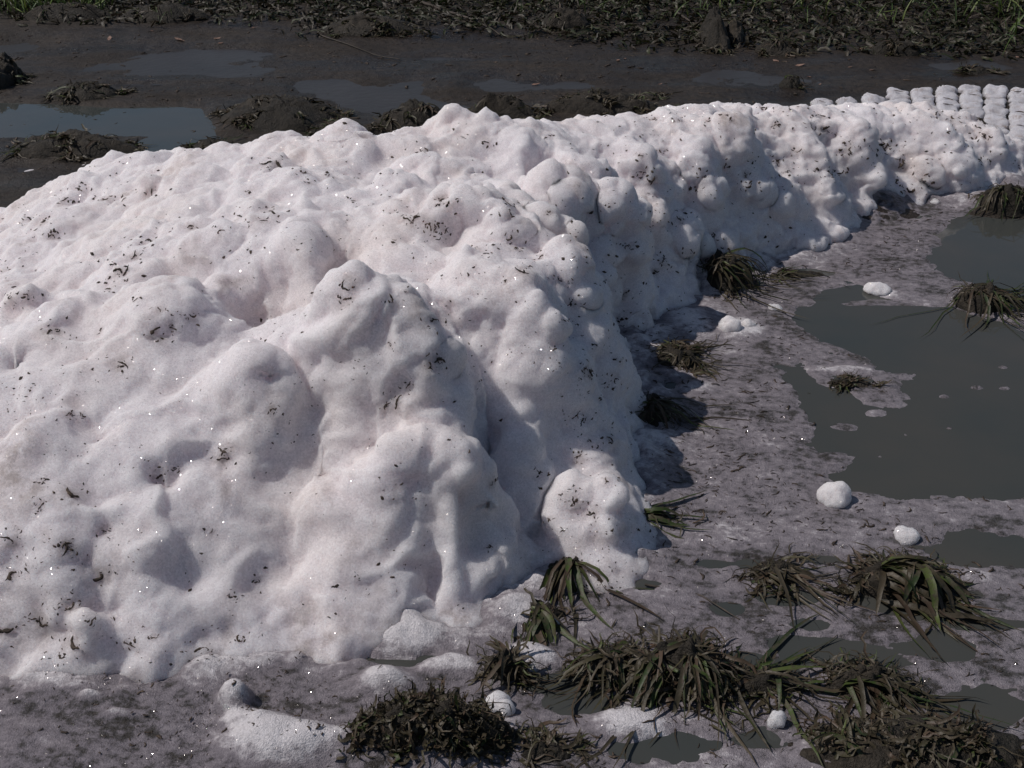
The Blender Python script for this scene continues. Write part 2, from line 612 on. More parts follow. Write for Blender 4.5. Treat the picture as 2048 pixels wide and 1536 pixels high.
# ------------------------------------------------------------------ foam heap: heights from points seen in the photograph
CTRL = [  # (px, py, height)
    # near foot
    (-500, 1420, 0), (-250, 1380, 0), (0, 1340, 0), (150, 1340, 0), (300, 1345, 0), (430, 1310, 0), (600, 1290, 0), (720, 1285, 0), (850, 1250, 0), (935, 1230, 0),
    (985, 1165, 0), (1070, 1125, 0), (1150, 1110, 0), (1245, 1095, 0), (1262, 1000, 0), (1262, 930, 0), (1290, 880, 0), (1265, 790, 0), (1300, 740, 0),
    (1285, 640, 0), (1370, 600, 0), (1400, 540, 0), (1500, 525, 0), (1600, 495, 0), (1650, 480, 0), (1700, 435, 0), (1780, 410, 0), (1850, 392, 0),
    (1960, 378, 0), (2030, 345, 0),
    # front face
    (-200, 1150, .17), (100, 1150, .17), (300, 1160, .15), (450, 1200, .08), (590, 1150, .07), (720, 1120, .10), (860, 1130, .08), (925, 1080, .12), (995, 1000, .18), (1030, 1060, .03), (970, 1150, .04),
    (1175, 985, .13), (1215, 1005, .10), (1165, 1060, .08), (1105, 985, .03), (1085, 1040, .02),
    (0, 930, .29), (150, 900, .30), (350, 860, .31), (560, 820, .33), (470, 980, .21), (620, 980, .18), (800, 970, .21), (960, 920, .25),
    # middle
    (740, 690, .45), (520, 665, .33), (870, 740, .40), (760, 830, .30), (640, 880, .25), (965, 850, .21), (1070, 770, .35), (1100, 880, .17), (1060, 930, .12), (1200, 870, .05), (1165, 790, .22),
    (1000, 600, .44), (1100, 660, .40), (1150, 610, .36), (1215, 720, .04), (1225, 620, .05),
    (-200, 700, .37), (0, 700, .36), (200, 700, .38), (380, 600, .43), (600, 510, .47), (690, 520, .44), (800, 510, .48), (1000, 520, .46), (1110, 490, .43), (1180, 530, .36), (1290, 570, .06), (1340, 510, .13),
    # upper
    (-200, 560, .26), (0, 560, .30), (100, 520, .33), (300, 460, .42), (500, 420, .47), (700, 380, .50), (900, 400, .51), (1000, 360, .45), (1100, 420, .42), (1240, 430, .36), (1320, 450, .24),
    (1300, 350, .35), (1420, 400, .24), (1500, 440, .13), (1520, 340, .27), (1600, 400, .15), (1700, 330, .19), (1660, 420, .07), (1800, 320, .15), (1850, 370, .05), (1930, 320, .13), (1960, 355, .06),
    # silhouette
    (-300, 560, .12), (0, 460, .17), (70, 405, .22), (210, 330, .31), (360, 310, .37), (550, 300, .43), (680, 285, .46), (830, 270, .49), (900, 252, .53), (1000, 263, .50),
    (1100, 270, .46), (1260, 242, .42), (1350, 230, .39), (1480, 215, .35), (1600, 222, .31), (1750, 222, .27), (1900, 240, .21), (1990, 275, .13)]
cp = [(*G(a, b, h), h) for a, b, h in CTRL]
n_foot = 30
foot = np.array([c[:2] for c in cp[:n_foot]])
for i in range(1, n_foot - 1):
    t = foot[i + 1] - foot[i - 1]
    nrm = np.array([t[1], -t[0]]) / np.linalg.norm(t)
    q = foot[i] + nrm * 0.28
    if np.min(np.linalg.norm(foot - q, axis=1)) > 0.2:
        cp.append((q[0], q[1], -0.16))
sil = np.array([c[:2] for c in cp[len(CTRL) - 18:len(CTRL)]])
for i, (sx_, sy_) in enumerate(sil):
    h = CTRL[len(CTRL) - 18 + i][2]
    cp.append((sx_ - 0.02, sy_ + 0.30 + 0.9 * h, 0.0))
    cp.append((sx_ - 0.03, sy_ + 0.65 + 1.1 * h, -0.22))
cp.append((-2.9, 2.2, .30)); cp.append((-3.3, 2.6, .1)); cp.append((-2.9, 3.2, 0.05)); cp.append((-3.4, 3.6, -.2)); cp.append((2.75, 5.2, -.2)); cp.append((2.75, 4.8, -.12))
cp = np.array(cp)

def tps_fit(C, lam):
    n = len(C)
    d = np.linalg.norm(C[:, None, :2] - C[None, :, :2], axis=2)
    K = np.where(d > 0, d * d * np.log(d + 1e-12), 0) + lam * np.eye(n)
    Pm = np.c_[np.ones(n), C[:, :2]]
    A = np.block([[K, Pm], [Pm.T, np.zeros((3, 3))]])
    return np.linalg.solve(A, np.r_[C[:, 2], 0, 0, 0])

def tps_eval(C, w, X, Y):
    x, y = X.ravel(), Y.ravel()
    o = w[-3] + w[-2] * x + w[-1] * y
    for i in range(len(C)):
        d2 = (x - C[i, 0]) ** 2 + (y - C[i, 1]) ** 2 + 1e-12
        o += w[i] * 0.5 * d2 * np.log(d2)
    return o.reshape(X.shape)

HS = 0.012
hx = np.arange(-3.3, 2.75, HS)
hy = np.arange(1.15, 6.0, HS)
HX, HY = np.meshgrid(hx, hy)
wts = tps_fit(cp, 0.004)
H = np.clip(tps_eval(cp, wts, HX, HY), -0.2, 0.6)

def hget(x, y):
    fx = np.clip((x - hx[0]) / HS, 0, len(hx) - 1.001)
    fy = np.clip((y - hy[0]) / HS, 0, len(hy) - 1.001)
    i, j = int(fx), int(fy)
    return H[j, i]

def heap_hit(px, py):
    d = ray(px, py)
    t = 1.5
    while t < 7:
        p = np.array([0, 0, CAM_H]) + d * t
        if p[2] < 0 or hget(p[0], p[1]) > p[2]:
            return p
        t += 0.008
    return p

LUMPS = [  # (px, py, half width px, half height px as seen, amplitude m): domes and hollows
    (740, 655, 135, 60, .070), (690, 700, 60, 60, .02), (850, 735, 50, 40, .025),
    (530, 650, 75, 60, -.085), (430, 640, 60, 50, .015), (600, 560, 55, 60, .03), (680, 540, 45, 60, -.035),
    (560, 835, 90, 45, .035), (640, 920, 50, 50, -.02), (700, 900, 40, 40, .02), (480, 760, 60, 45, .02), (610, 790, 40, 40, -.02),
    (1000, 590, 90, 55, .03), (1080, 660, 60, 45, .03), (920, 530, 70, 40, .02), (890, 640, 50, 40, -.02),
    (965, 860, 45, 80, -.075), (1060, 800, 60, 60, .03), (930, 960, 70, 50, .03), (800, 980, 90, 50, .02),
    (1110, 470, 40, 35, .035), (1140, 560, 45, 45, .03), (1190, 480, 55, 45, .05), (1250, 500, 50, 45, .045), (1105, 400, 62, 42, .05), (1235, 415, 70, 45, .05),
    (790, 370, 45, 35, .035), (860, 340, 60, 35, .03), (930, 440, 70, 45, .035), (840, 430, 60, 30, .02), (1000, 470, 40, 30, .02),
    (985, 350, 45, 45, -.045), (1095, 335, 30, 45, -.06), (1150, 330, 28, 35, .02), (1210, 320, 45, 40, -.03), (1280, 340, 45, 45, .04), (1040, 300, 40, 30, .025),
    (900, 255, 40, 25, .03), (690, 290, 45, 20, .03), (560, 300, 40, 15, .015), (960, 265, 50, 18, .015),
    (1340, 430, 40, 40, .035), (1400, 440, 40, 35, .03), (1390, 350, 40, 40, .03), (1480, 350, 50, 40, .04), (1440, 300, 60, 30, .025), (1500, 330, 40, 30, .02),
    (1560, 330, 40, 40, -.025), (1640, 370, 45, 45, .045), (1600, 290, 60, 30, .02), (1700, 290, 45, 30, .02), (1730, 340, 40, 40, .03), (1780, 300, 40, 30, -.02),
    (1850, 290, 55, 35, .03), (1900, 330, 40, 30, .03), (1980, 290, 40, 30, .02), (1610, 465, 50, 22, .03), (1560, 420, 40, 35, .035), (1340, 560, 50, 30, .025), (1300, 590, 40, 25, .03), (1250, 600, 30, 30, -.02),
    (720, 1080, 130, 70, .03), (925, 1120, 38, 60, .045), (800, 960, 60, 30, .02), (1180, 1010, 60, 55, .03), (865, 1150, 30, 40, -.035), (590, 1110, 35, 40, -.02), (360, 1120, 40, 40, -.02), (220, 1180, 50, 40, -.03),
    (325, 940, 34, 24, -.035), (545, 805, 16, 10, -.02), (40, 735, 24, 20, -.03), (195, 855, 42, 30, -.025), (430, 900, 60, 50, -.02), (110, 880, 60, 40, .015), (60, 610, 40, 22, .02),
    (190, 1310, 50, 32, .035), (330, 600, 90, 30, .015), (120, 470, 50, 20, .02), (290, 380, 25, 20, .03), (230, 500, 60, 20, .012), (170, 560, 70, 22, -.015), (420, 500, 60, 30, .02),
    (80, 660, 60, 25, .012), (340, 660, 70, 28, .018), (250, 390, 50, 20, -.018), (400, 370, 60, 22, .015), (520, 350, 60, 20, .015), (620, 380, 70, 25, .015), (330, 820, 60, 40, -.012)]
hits = [heap_hit(l[0], l[1]) for l in LUMPS]
for (px, py, rx, ry, a), p in zip(LUMPS, hits):
    dist = np.linalg.norm(p - np.array([0, 0, CAM_H]))
    m = dist / FPX
    ax_ = rx * m * 1.15
    ay_ = max(ry * m * 1.35, ax_ * 0.7)
    e2 = ((HX - p[0]) / ax_) ** 2 + ((HY - p[1]) / ay_) ** 2
    H += a * (np.exp(-e2 * 1.5) + 0.55 * np.sqrt(np.clip(1 - e2, 0, 1))) * 1.25

top = xyz(HX, HY, H)
nx_, ny_ = len(hx), len(hy)
bot = xyz(HX, HY, -0.30)
Ft = grid_faces(nx_, ny_)
idx = np.arange(nx_ * ny_).reshape(ny_, nx_)
o = nx_ * ny_
def side(a):
    return np.stack([a[:-1], a[:-1] + o, a[1:] + o, a[1:]], 1)
Fs = np.concatenate([Ft, Ft[:, ::-1] + o, side(idx[0]), side(idx[-1])[:, ::-1], side(idx[:, 0])[:, ::-1], side(idx[:, -1])])
Vs = [np.concatenate([top, bot])]
Fq = [Fs]
# rounded knobs that overhang the flank
def ico(center, r, sq=(1, 1, 1)):
    bm = bmesh.new()
    bmesh.ops.create_icosphere(bm, subdivisions=3, radius=1.0)
    Vv = np.array([v.co[:] for v in bm.verts])
    Ff = np.array([[v.index for v in f.verts] for f in bm.faces])
    bm.free()
    return Vv * np.array(sq) * r + center, Ff
KNOBS = [(1125, 470, 34), (1150, 575, 36), (1105, 640, 34), (1200, 490, 52), (1255, 470, 48), (1110, 395, 52), (1240, 410, 58), (1175, 535, 36), (880, 715, 32), (1285, 320, 44),
         (1100, 720, 36), (1490, 350, 44), (1510, 375, 34), (1645, 370, 42), (1420, 370, 34), (1730, 345, 36), (1905, 325, 34), (1850, 330, 44), (800, 375, 40), (1560, 400, 34),
         (1205, 985, 44), (1165, 1000, 56), (1200, 1040, 40), (1140, 1045, 34), (1020, 465, 34), (990, 430, 40), (1340, 455, 40), (1390, 470, 32), (960, 1120, 34), (960, 1000, 44), (1090, 440, 30), (1660, 465, 30), (1620, 470, 34),
         (1440, 470, 30), (1580, 360, 34), (1975, 290, 38), (1330, 590, 34), (1270, 640, 24), (290, 375, 24), (905, 262, 28), (1480, 225, 24), (1260, 245, 20), (690, 295, 26), (1300, 415, 36), (860, 345, 34)]
tri_v, tri_f = [], []
off = len(Vs[0])
for (px, py, r) in KNOBS:
    p = heap_hit(px, py)
    rr = r * np.linalg.norm(p - np.array([0, 0, CAM_H])) / FPX
    v, f = ico(np.zeros(3), 1.0, (1.05, 1.0, 0.85))
    kn = v + np.array([px, py, r]) * 0.37
    v = v * (1 + 0.75 * fbm(kn, 1.1, 3, 33) + 0.35 * (np.clip(1 - (worley(kn, 0.75, 34) / .95) ** 2, 0, 1) - .5))[:, None] * rr * 0.92 + p + np.array([0, 0.25 * rr, -0.45 * rr])
    tri_v.append(v)
    tri_f.append(f + off)
    off += len(v)
me = bpy.data.meshes.new('heap_rough')
allv = np.concatenate(Vs + tri_v)
me.from_pydata(allv.tolist(), [], Fs.tolist() + np.concatenate(tri_f).tolist())
tmp = link('heap_rough', me)
rm = tmp.modifiers.new('r', 'REMESH')
rm.mode = 'VOXEL'
rm.voxel_size = 0.0075
sm = tmp.modifiers.new('s', 'SMOOTH')
sm.factor = 0.5
sm.iterations = 9
dg = bpy.context.evaluated_depsgraph_get()
ev = tmp.evaluated_get(dg)
em = ev.to_mesh()
nv = len(em.vertices)
Vh = np.empty(nv * 3, np.float32); em.vertices.foreach_get('co', Vh); Vh = Vh.reshape(-1, 3).astype(float)
Nh = np.empty(nv * 3, np.float32); em.vertices.foreach_get('normal', Nh); Nh = Nh.reshape(-1, 3).astype(float)
Fh = np.array([p.vertices[:] for p in em.polygons if len(p.vertices) == 4])
ev.to_mesh_clear()
bpy.data.objects.remove(tmp)
keep = (Vh[Fh][:, :, 2].max(1) > -0.06)
Fh = Fh[keep]
used = np.zeros(nv, bool); used[Fh.ravel()] = True
ix = np.cumsum(used) - 1
Vh, Nh, Fh = Vh[used], Nh[used], ix[Fh]

def foam_relief(P, Nn, calm):
    """billows on billows, soft hollows, small crusty knobs; calm 0..1 quietens them"""
    Pw = P + 0.10 * np.stack([perlin(P, 0.17, 71), perlin(P, 0.17, 72), perlin(P, 0.17, 73)], 1)
    Pw = Pw + 0.035 * np.stack([perlin(P, 0.06, 74), perlin(P, 0.06, 75), perlin(P, 0.06, 76)], 1)
    w1 = worley(Pw, 0.17, 1)
    w2 = worley(Pw, 0.078, 2)
    w3 = worley(P, 0.034, 3)
    bil = lambda w: np.clip(1 - (w / 0.95) ** 2, 0, 1) ** 0.7
    patch = np.clip(0.5 + 1.6 * fbm(P, 0.35, 2, 44), 0, 1)
    low = fbm(P, 0.22, 3, 51)
    w4 = worley(P, 0.017, 4)
    up = np.clip(0.15 + (bil(w1) - 0.35) * 2.0, 0.12, 1)
    d = 0.040 * (bil(w1) - 0.6) * (1 - 0.40 * calm)
    d += 0.030 * (bil(w2) - 0.6) * (0.25 + 0.75 * up) * (0.45 + 0.55 * patch) * (1 - 0.5 * calm)
    d += 0.015 * (bil(w3) - 0.6) * up * (0.25 + 0.75 * patch) * (1 - 0.5 * calm)
    d += 0.0055 * (bil(w4) - 0.6) * up * (0.15 + 0.85 * patch) * (1 - 0.4 * calm)
    d += 0.010 * (0.35 - np.abs(fbm(P, 0.11, 3, 58)) * 2.2) * (1 - 0.3 * calm)
    d += 0.055 * fbm(P, 0.5, 2, 53) + 0.045 * low + 0.040 * (0.45 - np.abs(fbm(Pw, 0.30, 3, 57)) * 2.2)
    d += 0.007 * fbm(P, 0.026, 2, 61) * (1 - 0.5 * calm)
    crest = np.clip((bil(w1) - 0.72) * 3, 0, 1) * np.clip((bil(w2) - 0.6) * 3, 0, 1)
    return d, crest

def project(P):
    """photo pixel of a world point (for looking things up in the photograph's layout)"""
    x, y, z = P[:, 0], P[:, 1], P[:, 2] - CAM_H
    dep = y * CP - z * SP
    up = y * SP + z * CP
    return 1024 + FPX * x / dep, 768 - FPX * up / dep

# the slumped near face and the wide left shoulder are calmer than the knobbly crest
calm = sstep(2.75, 2.0, Vh[:, 1]) * 0.88
disp, crest = foam_relief(Vh, Nh, calm)
Vd = Vh + Nh * disp[:, None]
dn = np.clip(0.5 + 2.2 * fbm(Vh, 0.28, 3, 90), 0, 1)
dirt = crest * dn * 0.75 * sstep(0.15, 0.75, Nh[:, 2])
foot_d = np.clip(1 - (Vd[:, 2] - 0.0) / 0.10, 0, 1) * np.clip(0.5 + 2.5 * fbm(Vh, 0.12, 3, 95), 0, 1)
dirt = np.maximum(dirt, foot_d * 0.6)
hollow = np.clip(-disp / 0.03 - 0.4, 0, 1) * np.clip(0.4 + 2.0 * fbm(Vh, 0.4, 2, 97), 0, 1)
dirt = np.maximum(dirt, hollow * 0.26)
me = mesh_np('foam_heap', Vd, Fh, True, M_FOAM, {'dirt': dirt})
heap = tag(link('foam_heap', me), 'large lumpy heap of white foam dotted with dark plant debris on the mud', 'foam')
HEAP_BVH = BVHTree.FromPolygons([tuple(v) for v in Vd], [tuple(f) for f in Fh])

def hit_heap(px, py):
    d = ray(px, py)
    loc, nor, i, dist = HEAP_BVH.ray_cast(Vector((0, 0, CAM_H)), Vector(d))
    return loc, nor, dist

# heap height map for collision of other things
def add_surface(A, fn):
    np.maximum(A, fn, out=A)

# ------------------------------------------------------------------ thin foam scum round the foot of the heap
SG = 0.009
gx = np.arange(-2.4, 3.0, SG)
gy = np.arange(1.1, 4.9, SG)
GX, GY = np.meshgrid(gx, gy)
SCUM = GP([(-300, 1420), (0, 1360), (400, 1320), (600, 1230), (900, 1150), (1100, 1000), (1180, 800), (1200, 560), (1380, 480), (1600, 440), (1720, 380), (2080, 350),
           (2100, 380), (1960, 420), (1890, 440), (1872, 480), (1858, 510), (1880, 535), (1935, 560), (1990, 600), (2150, 640), (2150, 680), (2000, 640), (1900, 612), (1800, 590), (1715, 560),
           (1650, 575), (1620, 598), (1572, 632), (1600, 650), (1640, 668), (1700, 700), (1760, 728), (1808, 738), (1800, 775), (1820, 790), (1770, 815), (1740, 800),
           (1700, 775), (1640, 760), (1600, 722), (1565, 745), (1590, 775), (1598, 810), (1640, 850), (1632, 890), (1655, 915), (1700, 905), (1690, 930), (1650, 940), (1690, 965), (1745, 975), (1800, 990), (1850, 1010), (1920, 985), (2150, 985),
           (2500, 1300), (2400, 1700), (1400, 1700), (900, 1700), (-300, 1750)])
HOLES = [(1455, 1210, 40, 14), (1612, 1238, 40, 16), (1690, 1300, 110, 26), (1580, 1275, 45, 14), (1870, 1285, 90, 24), (2010, 1085, 130, 34), (1180, 1400, 90, 28), (1120, 1360, 60, 20),
         (1330, 1480, 110, 30), (1520, 1470, 60, 20), (790, 1315, 55, 14), (850, 1308, 35, 12), (640, 1285, 50, 9), (740, 1262, 28, 8), (1250, 1345, 60, 20), (1960, 1400, 120, 40), (1450, 1330, 120, 30), (1760, 1190, 110, 30), (1640, 1110, 40, 10), (1930, 1180, 40, 10), (1340, 770, 22, 12), (1480, 560, 60, 14), (1600, 540, 70, 7), (1720, 430, 100, 10),
         (1570, 1190, 70, 16), (2000, 1240, 70, 18), (1520, 1120, 40, 8), (1710, 755, 55, 13), (1420, 1120, 40, 7), (1300, 1160, 40, 9)]
THICK = [(560, 1485, 170, 50, .035, 1.0), (470, 1400, 40, 26, .045, 1.0), (770, 1365, 75, 34, .035, 0.9), (500, 1440, 90, 25, .02, .9), (900, 1330, 80, 30, .02, .7), (1040, 1220, 80, 40, .018, .75), (1060, 1310, 70, 30, .02, .8),
         (1260, 1440, 110, 45, .016, .75), (1300, 930, 70, 40, .012, .5), (1250, 1110, 60, 25, .015, .7), (180, 1400, 30, 10, .012, .9), (240, 1430, 50, 9, .010, .7), (1380, 640, 60, 40, .015, .6), (1480, 650, 60, 24, .012, .6),
         (1720, 400, 140, 18, .02, .55), (1560, 510, 90, 18, .015, .5), (1400, 770, 60, 18, .008, .4), (700, 1330, 60, 14, .012, .5), (1330, 1180, 90, 30, .006, .3), (1560, 1080, 200, 50, .004, .2), (330, 1290, 120, 25, .02, .7),
         (1500, 900, 150, 120, .003, .15), (1700, 1060, 160, 30, .004, .2), (1000, 1440, 60, 20, .01, .5), (1420, 1060, 100, 30, .004, .2), (1950, 1150, 70, 20, .004, .25), (1760, 585, 70, 14, .008, .5), (1690, 735, 80, 9, .008, .5)]
P = xyz(GX, GY)
shp = GX.shape
wn1 = fbm(P, 0.16, 5, 120).reshape(shp)
wn2 = fbm(P * np.array([1, 1.8, 1]), 0.07, 4, 130).reshape(shp)
Md = sdf_poly(GX, GY, SCUM) + 0.07 * wn1 + 0.015 * wn2
Md = np.clip(Md, -0.2, 0.10)
for hdef in HOLES:
    e = ell(GX, GY, *hdef)
    Md = np.minimum(Md, (e - 1) * 0.12 + 0.20 * wn1 + 0.07 * wn2)
for idef in [(1690, 846, 26, 7), (1800, 744, 40, 9), (1775, 800, 45, 9), (1752, 818, 22, 8), (1665, 905, 34, 9), (1890, 786, 10, 3), (1955, 768, 11, 4), (2010, 770, 10, 3), (1640, 700, 40, 9), (1860, 992, 60, 9), (1950, 1010, 60, 10), (1740, 600, 60, 5), (1830, 600, 50, 5), (1812, 862, 7, 2), (1760, 905, 6, 2), (1900, 850, 6, 2), (2008, 728, 9, 3)]:
    Md = np.maximum(Md, (1 - ell(GX, GY, *idef)) * 0.05 + 0.03 * wn1 + 0.03 * wn2)
# pin holes and streaks
streak = fbm(P @ np.array([[0.97, -0.25, 0], [0.25, 0.97, 0], [0, 0, 1]]).T * np.array([1, 3.2, 1]), 0.14, 4, 140).reshape(shp)
lace = fbm(P * np.array([1, 1.6, 1]), 0.045, 3, 145).reshape(shp)
pin = np.clip((streak - 0.17) * 0.9, 0, 1) + 0.5 * np.clip(lace - 0.24 + 0.5 * streak, 0, 1)
Md = Md - pin * 0.35
thick = np.zeros(shp)
zz = np.clip(Md * 0.22, -0.05, 0.0045)
bill = np.sqrt(np.clip(1 - (worley(P, 0.07, 150).reshape(shp) / 0.95) ** 2, 0, 1)) - 0.5
for (px, py, rx, ry, hgt, th) in THICK:
    e = ell(GX, GY, px, py, rx, ry) + 0.45 * wn1 + 0.15 * wn2
    w = sstep(1.15, 0.2, e)
    zz = zz + w * hgt * (1 + 0.5 * bill)
    thick = np.maximum(thick, w * th)
foot_all = np.array([c[:2] for c in cp[:n_foot]])
heap_poly = np.concatenate([foot_all, [[2.6, 5.5], [-3, 5.5]]])
nearh = sstep(-0.35, 0.0, sdf_poly(GX, GY, heap_poly))
thick = np.maximum(thick, 0.30 * nearh * np.clip(0.6 + 1.4 * wn1, 0, 1))
thick = thick + 0.7 * fbm(P, 0.42, 4, 181).reshape(shp) + 0.10 * wn2
zz = zz + 0.0016 * wn2 + 0.055 * sstep(-0.16, 0.02, sdf_poly(GX, GY, heap_poly)) * np.clip(0.15 + 1.6 * wn1 + 0.4 * bill, -0.1, 1)
thick = np.maximum(thick, 0.9 * sstep(-0.17, 0.0, sdf_poly(GX, GY, heap_poly)) * np.clip(0.30 + 2.2 * wn1 + 0.5 * bill, 0, 1))
THIN = [(130, 1425, 240, 36, .36), (350, 1405, 170, 22, .30), (60, 1500, 240, 40, .36), (600, 1438, 130, 13, .30), (640, 1350, 130, 24, .16), (380, 1505, 90, 18, .28), (-50, 1430, 150, 40, .36), (1800, 1400, 200, 40, .15), (1950, 1300, 120, 40, .2),
        (1450, 1120, 150, 30, .10), (1750, 420, 180, 22, .15), (1650, 1130, 150, 20, .14)]
for (px, py, rx, ry, dth) in THIN:
    thick = thick - 3.2 * dth * sstep(1.4, 0.3, ell(GX, GY, px, py, rx, ry) + 0.5 * wn1 + 0.3 * wn2)
for (px, py, rx, ry, hgt, th) in THICK:
    if th >= 0.7:
        thick = np.maximum(thick, th * sstep(1.15, 0.2, ell(GX, GY, px, py, rx, ry) + 0.45 * wn1 + 0.15 * wn2))
base_s = surf(GX, GY)
# scum bridges the little hollows of the ground
Zs = np.maximum(base_s, WATER + 0.0005) + zz
dirt_s = np.clip(fbm(P, 0.03, 3, 160).reshape(shp) * 3.0 - 0.9, 0, 1) * np.clip(0.5 + 2.5 * fbm(P, 0.35, 2, 170).reshape(shp), 0, 1)
Fsq = grid_faces(len(gx), len(gy))
Vsq = xyz(GX, GY, Zs)
keepf = zz.ravel()[Fsq].max(1) > -0.006
Vc, Fc, at = compact(Vsq, Fsq[keepf], {'thick': thick.ravel(), 'dirt': dirt_s.ravel()})
scum = link('foam_scum', mesh_np('foam_scum', Vc, Fc, True, M_SCUM, at))
tag(scum, 'thin greyish foam scum spread over the water and mud below the heap', 'foam scum', kind='stuff')
SURF2 = SURF.copy()

# ------------------------------------------------------------------ loose foam clumps
def foam_blob(px, py, wpx, hpx, seed, label, group=None, tilt=0.0, tall=1.0, second=None):
    c = G(px, py + hpx)
    m = pxm(px, py + hpx)
    a = wpx * m * 0.80
    hgt = hpx * 2 * m * 0.72 * tall
    v, f = ico(np.zeros(3), 1.0)
    bm = bmesh.new()
    bmesh.ops.create_icosphere(bm, subdivisions=5, radius=1.0)
    v = np.array([q.co[:] for q in bm.verts]); f = np.array([[q.index for q in t.verts] for t in bm.faces]); bm.free()
    n0 = v.copy()
    P = v * np.array([a, a * 0.9, hgt * 0.62]) + np.array([0, 0, hgt * 0.32])
    S = P + seed * 3.7
    k = a / 0.06
    d = 0.75 * a * fbm(S, 0.10 * k, 3, 200) + 0.34 * a * (np.sqrt(np.clip(1 - (worley(S, 0.06 * k, 7) / .95) ** 2, 0, 1)) - .6) + 0.10 * a * fbm(S, 0.02 * k, 3, 9)
    P = P + n0 * d[:, None]
    P[:, 0] += P[:, 2] * tilt
    gz = float(surf(c[0], c[1] + a * 0.6)) - 0.12 * hgt
    P[:, 2] = np.where(P[:, 2] < -0.012, -0.012 + (P[:, 2] + 0.012) * 0.1, P[:, 2])
    me = mesh_np('foam_clump', P, f, True, M_FOAM, {'dirt': np.clip(0.25 * fbm(S, 0.05, 2, 3), 0, 1)})
    return tag(link('foam_clump', me, None, (c[0], c[1] + a * 0.6, gz)), label, 'foam clump', group)

foam_blob(1675, 975, 36, 30, 1, 'rounded white foam clump at the near shore of the pond')
foam_blob(1815, 1057, 32, 19, 2, 'small flat foam clump just behind the muddy leafy grass clump')
foam_blob(1757, 572, 34, 13, 3, 'white foam clump on the scum spit between the two open water areas')
foam_blob(1462, 640, 26, 22, 4, 'small upright foam clump rising from scum, with a rounder one touching it')
foam_blob(1497, 640, 19, 15, 5, 'tiny round foam clump touching an upright one on the scum')
foam_blob(1552, 608, 18, 8, 6, 'tiny low foam clump on scum at the corner of the open water')
foam_blob(1008, 1400, 34, 30, 7, 'pear shaped white foam clump against the dark root clod', tilt=-0.3)
foam_blob(1107, 1229, 13, 17, 8, 'tiny oval foam clump caught in green blades')
foam_blob(1556, 1420, 20, 28, 9, 'narrow pointed foam clump standing between two blade clumps', tall=1.1)
foam_blob(1940, 381, 22, 9, 10, 'small foam lump lying off the thin end of the heap')
foam_blob(1155, 770, 18, 26, 11, 'oval foam lump leaning on the shaded flank of the heap')
foam_blob(1868, 402, 14, 5, 12, 'tiny white foam scrap on a dark clump at the pond head')
foam_blob(470, 1385, 26, 34, 13, 'peaked foam lump rising from the foam patch at the heap foot')
foam_blob(70, 1412, 18, 8, 14, 'small foam scrap lying on bare dark mud below the heap')
foam_blob(1390, 770, 20, 9, 15, 'low foam scrap beside tangled brown stems')

def worm(length, w, bend, rng, nseg=7, nring=6):
    t = np.linspace(0, 1, nseg + 1)
    ang = np.cumsum(rng.normal(0, 0.35, nseg + 1)) + bend * (t - .5) * 2
    x = np.cumsum(np.cos(ang)) * length / nseg
    y = np.cumsum(np.sin(ang)) * length / nseg
    x -= x.mean(); y -= y.mean()
    r = w * np.sin(np.pi * np.clip(t * .9 + .05, 0, 1)) ** .5 * rng.uniform(.55, 1.35, nseg + 1)
    th = np.linspace(0, 2 * math.pi, nring, endpoint=False)
    V = []
    for k in range(nseg + 1):
        nxv, nyv = -math.sin(ang[k]), math.cos(ang[k])
        for q in th:
            rr = r[k] * rng.uniform(.75, 1.25)
            V.append((x[k] + nxv * math.cos(q) * rr, y[k] + nyv * math.cos(q) * rr, math.sin(q) * rr * 0.7))
    F = []
    for k in range(nseg):
        for q in range(nring):
            F.append((k * nring + q, k * nring + (q + 1) % nring, (k + 1) * nring + (q + 1) % nring, (k + 1) * nring + q))
    F.append(tuple(range(nring))[::-1][:4]); F.append(tuple(range(nseg * nring, nseg * nring + 4)))
    return np.array(V), np.array(F)

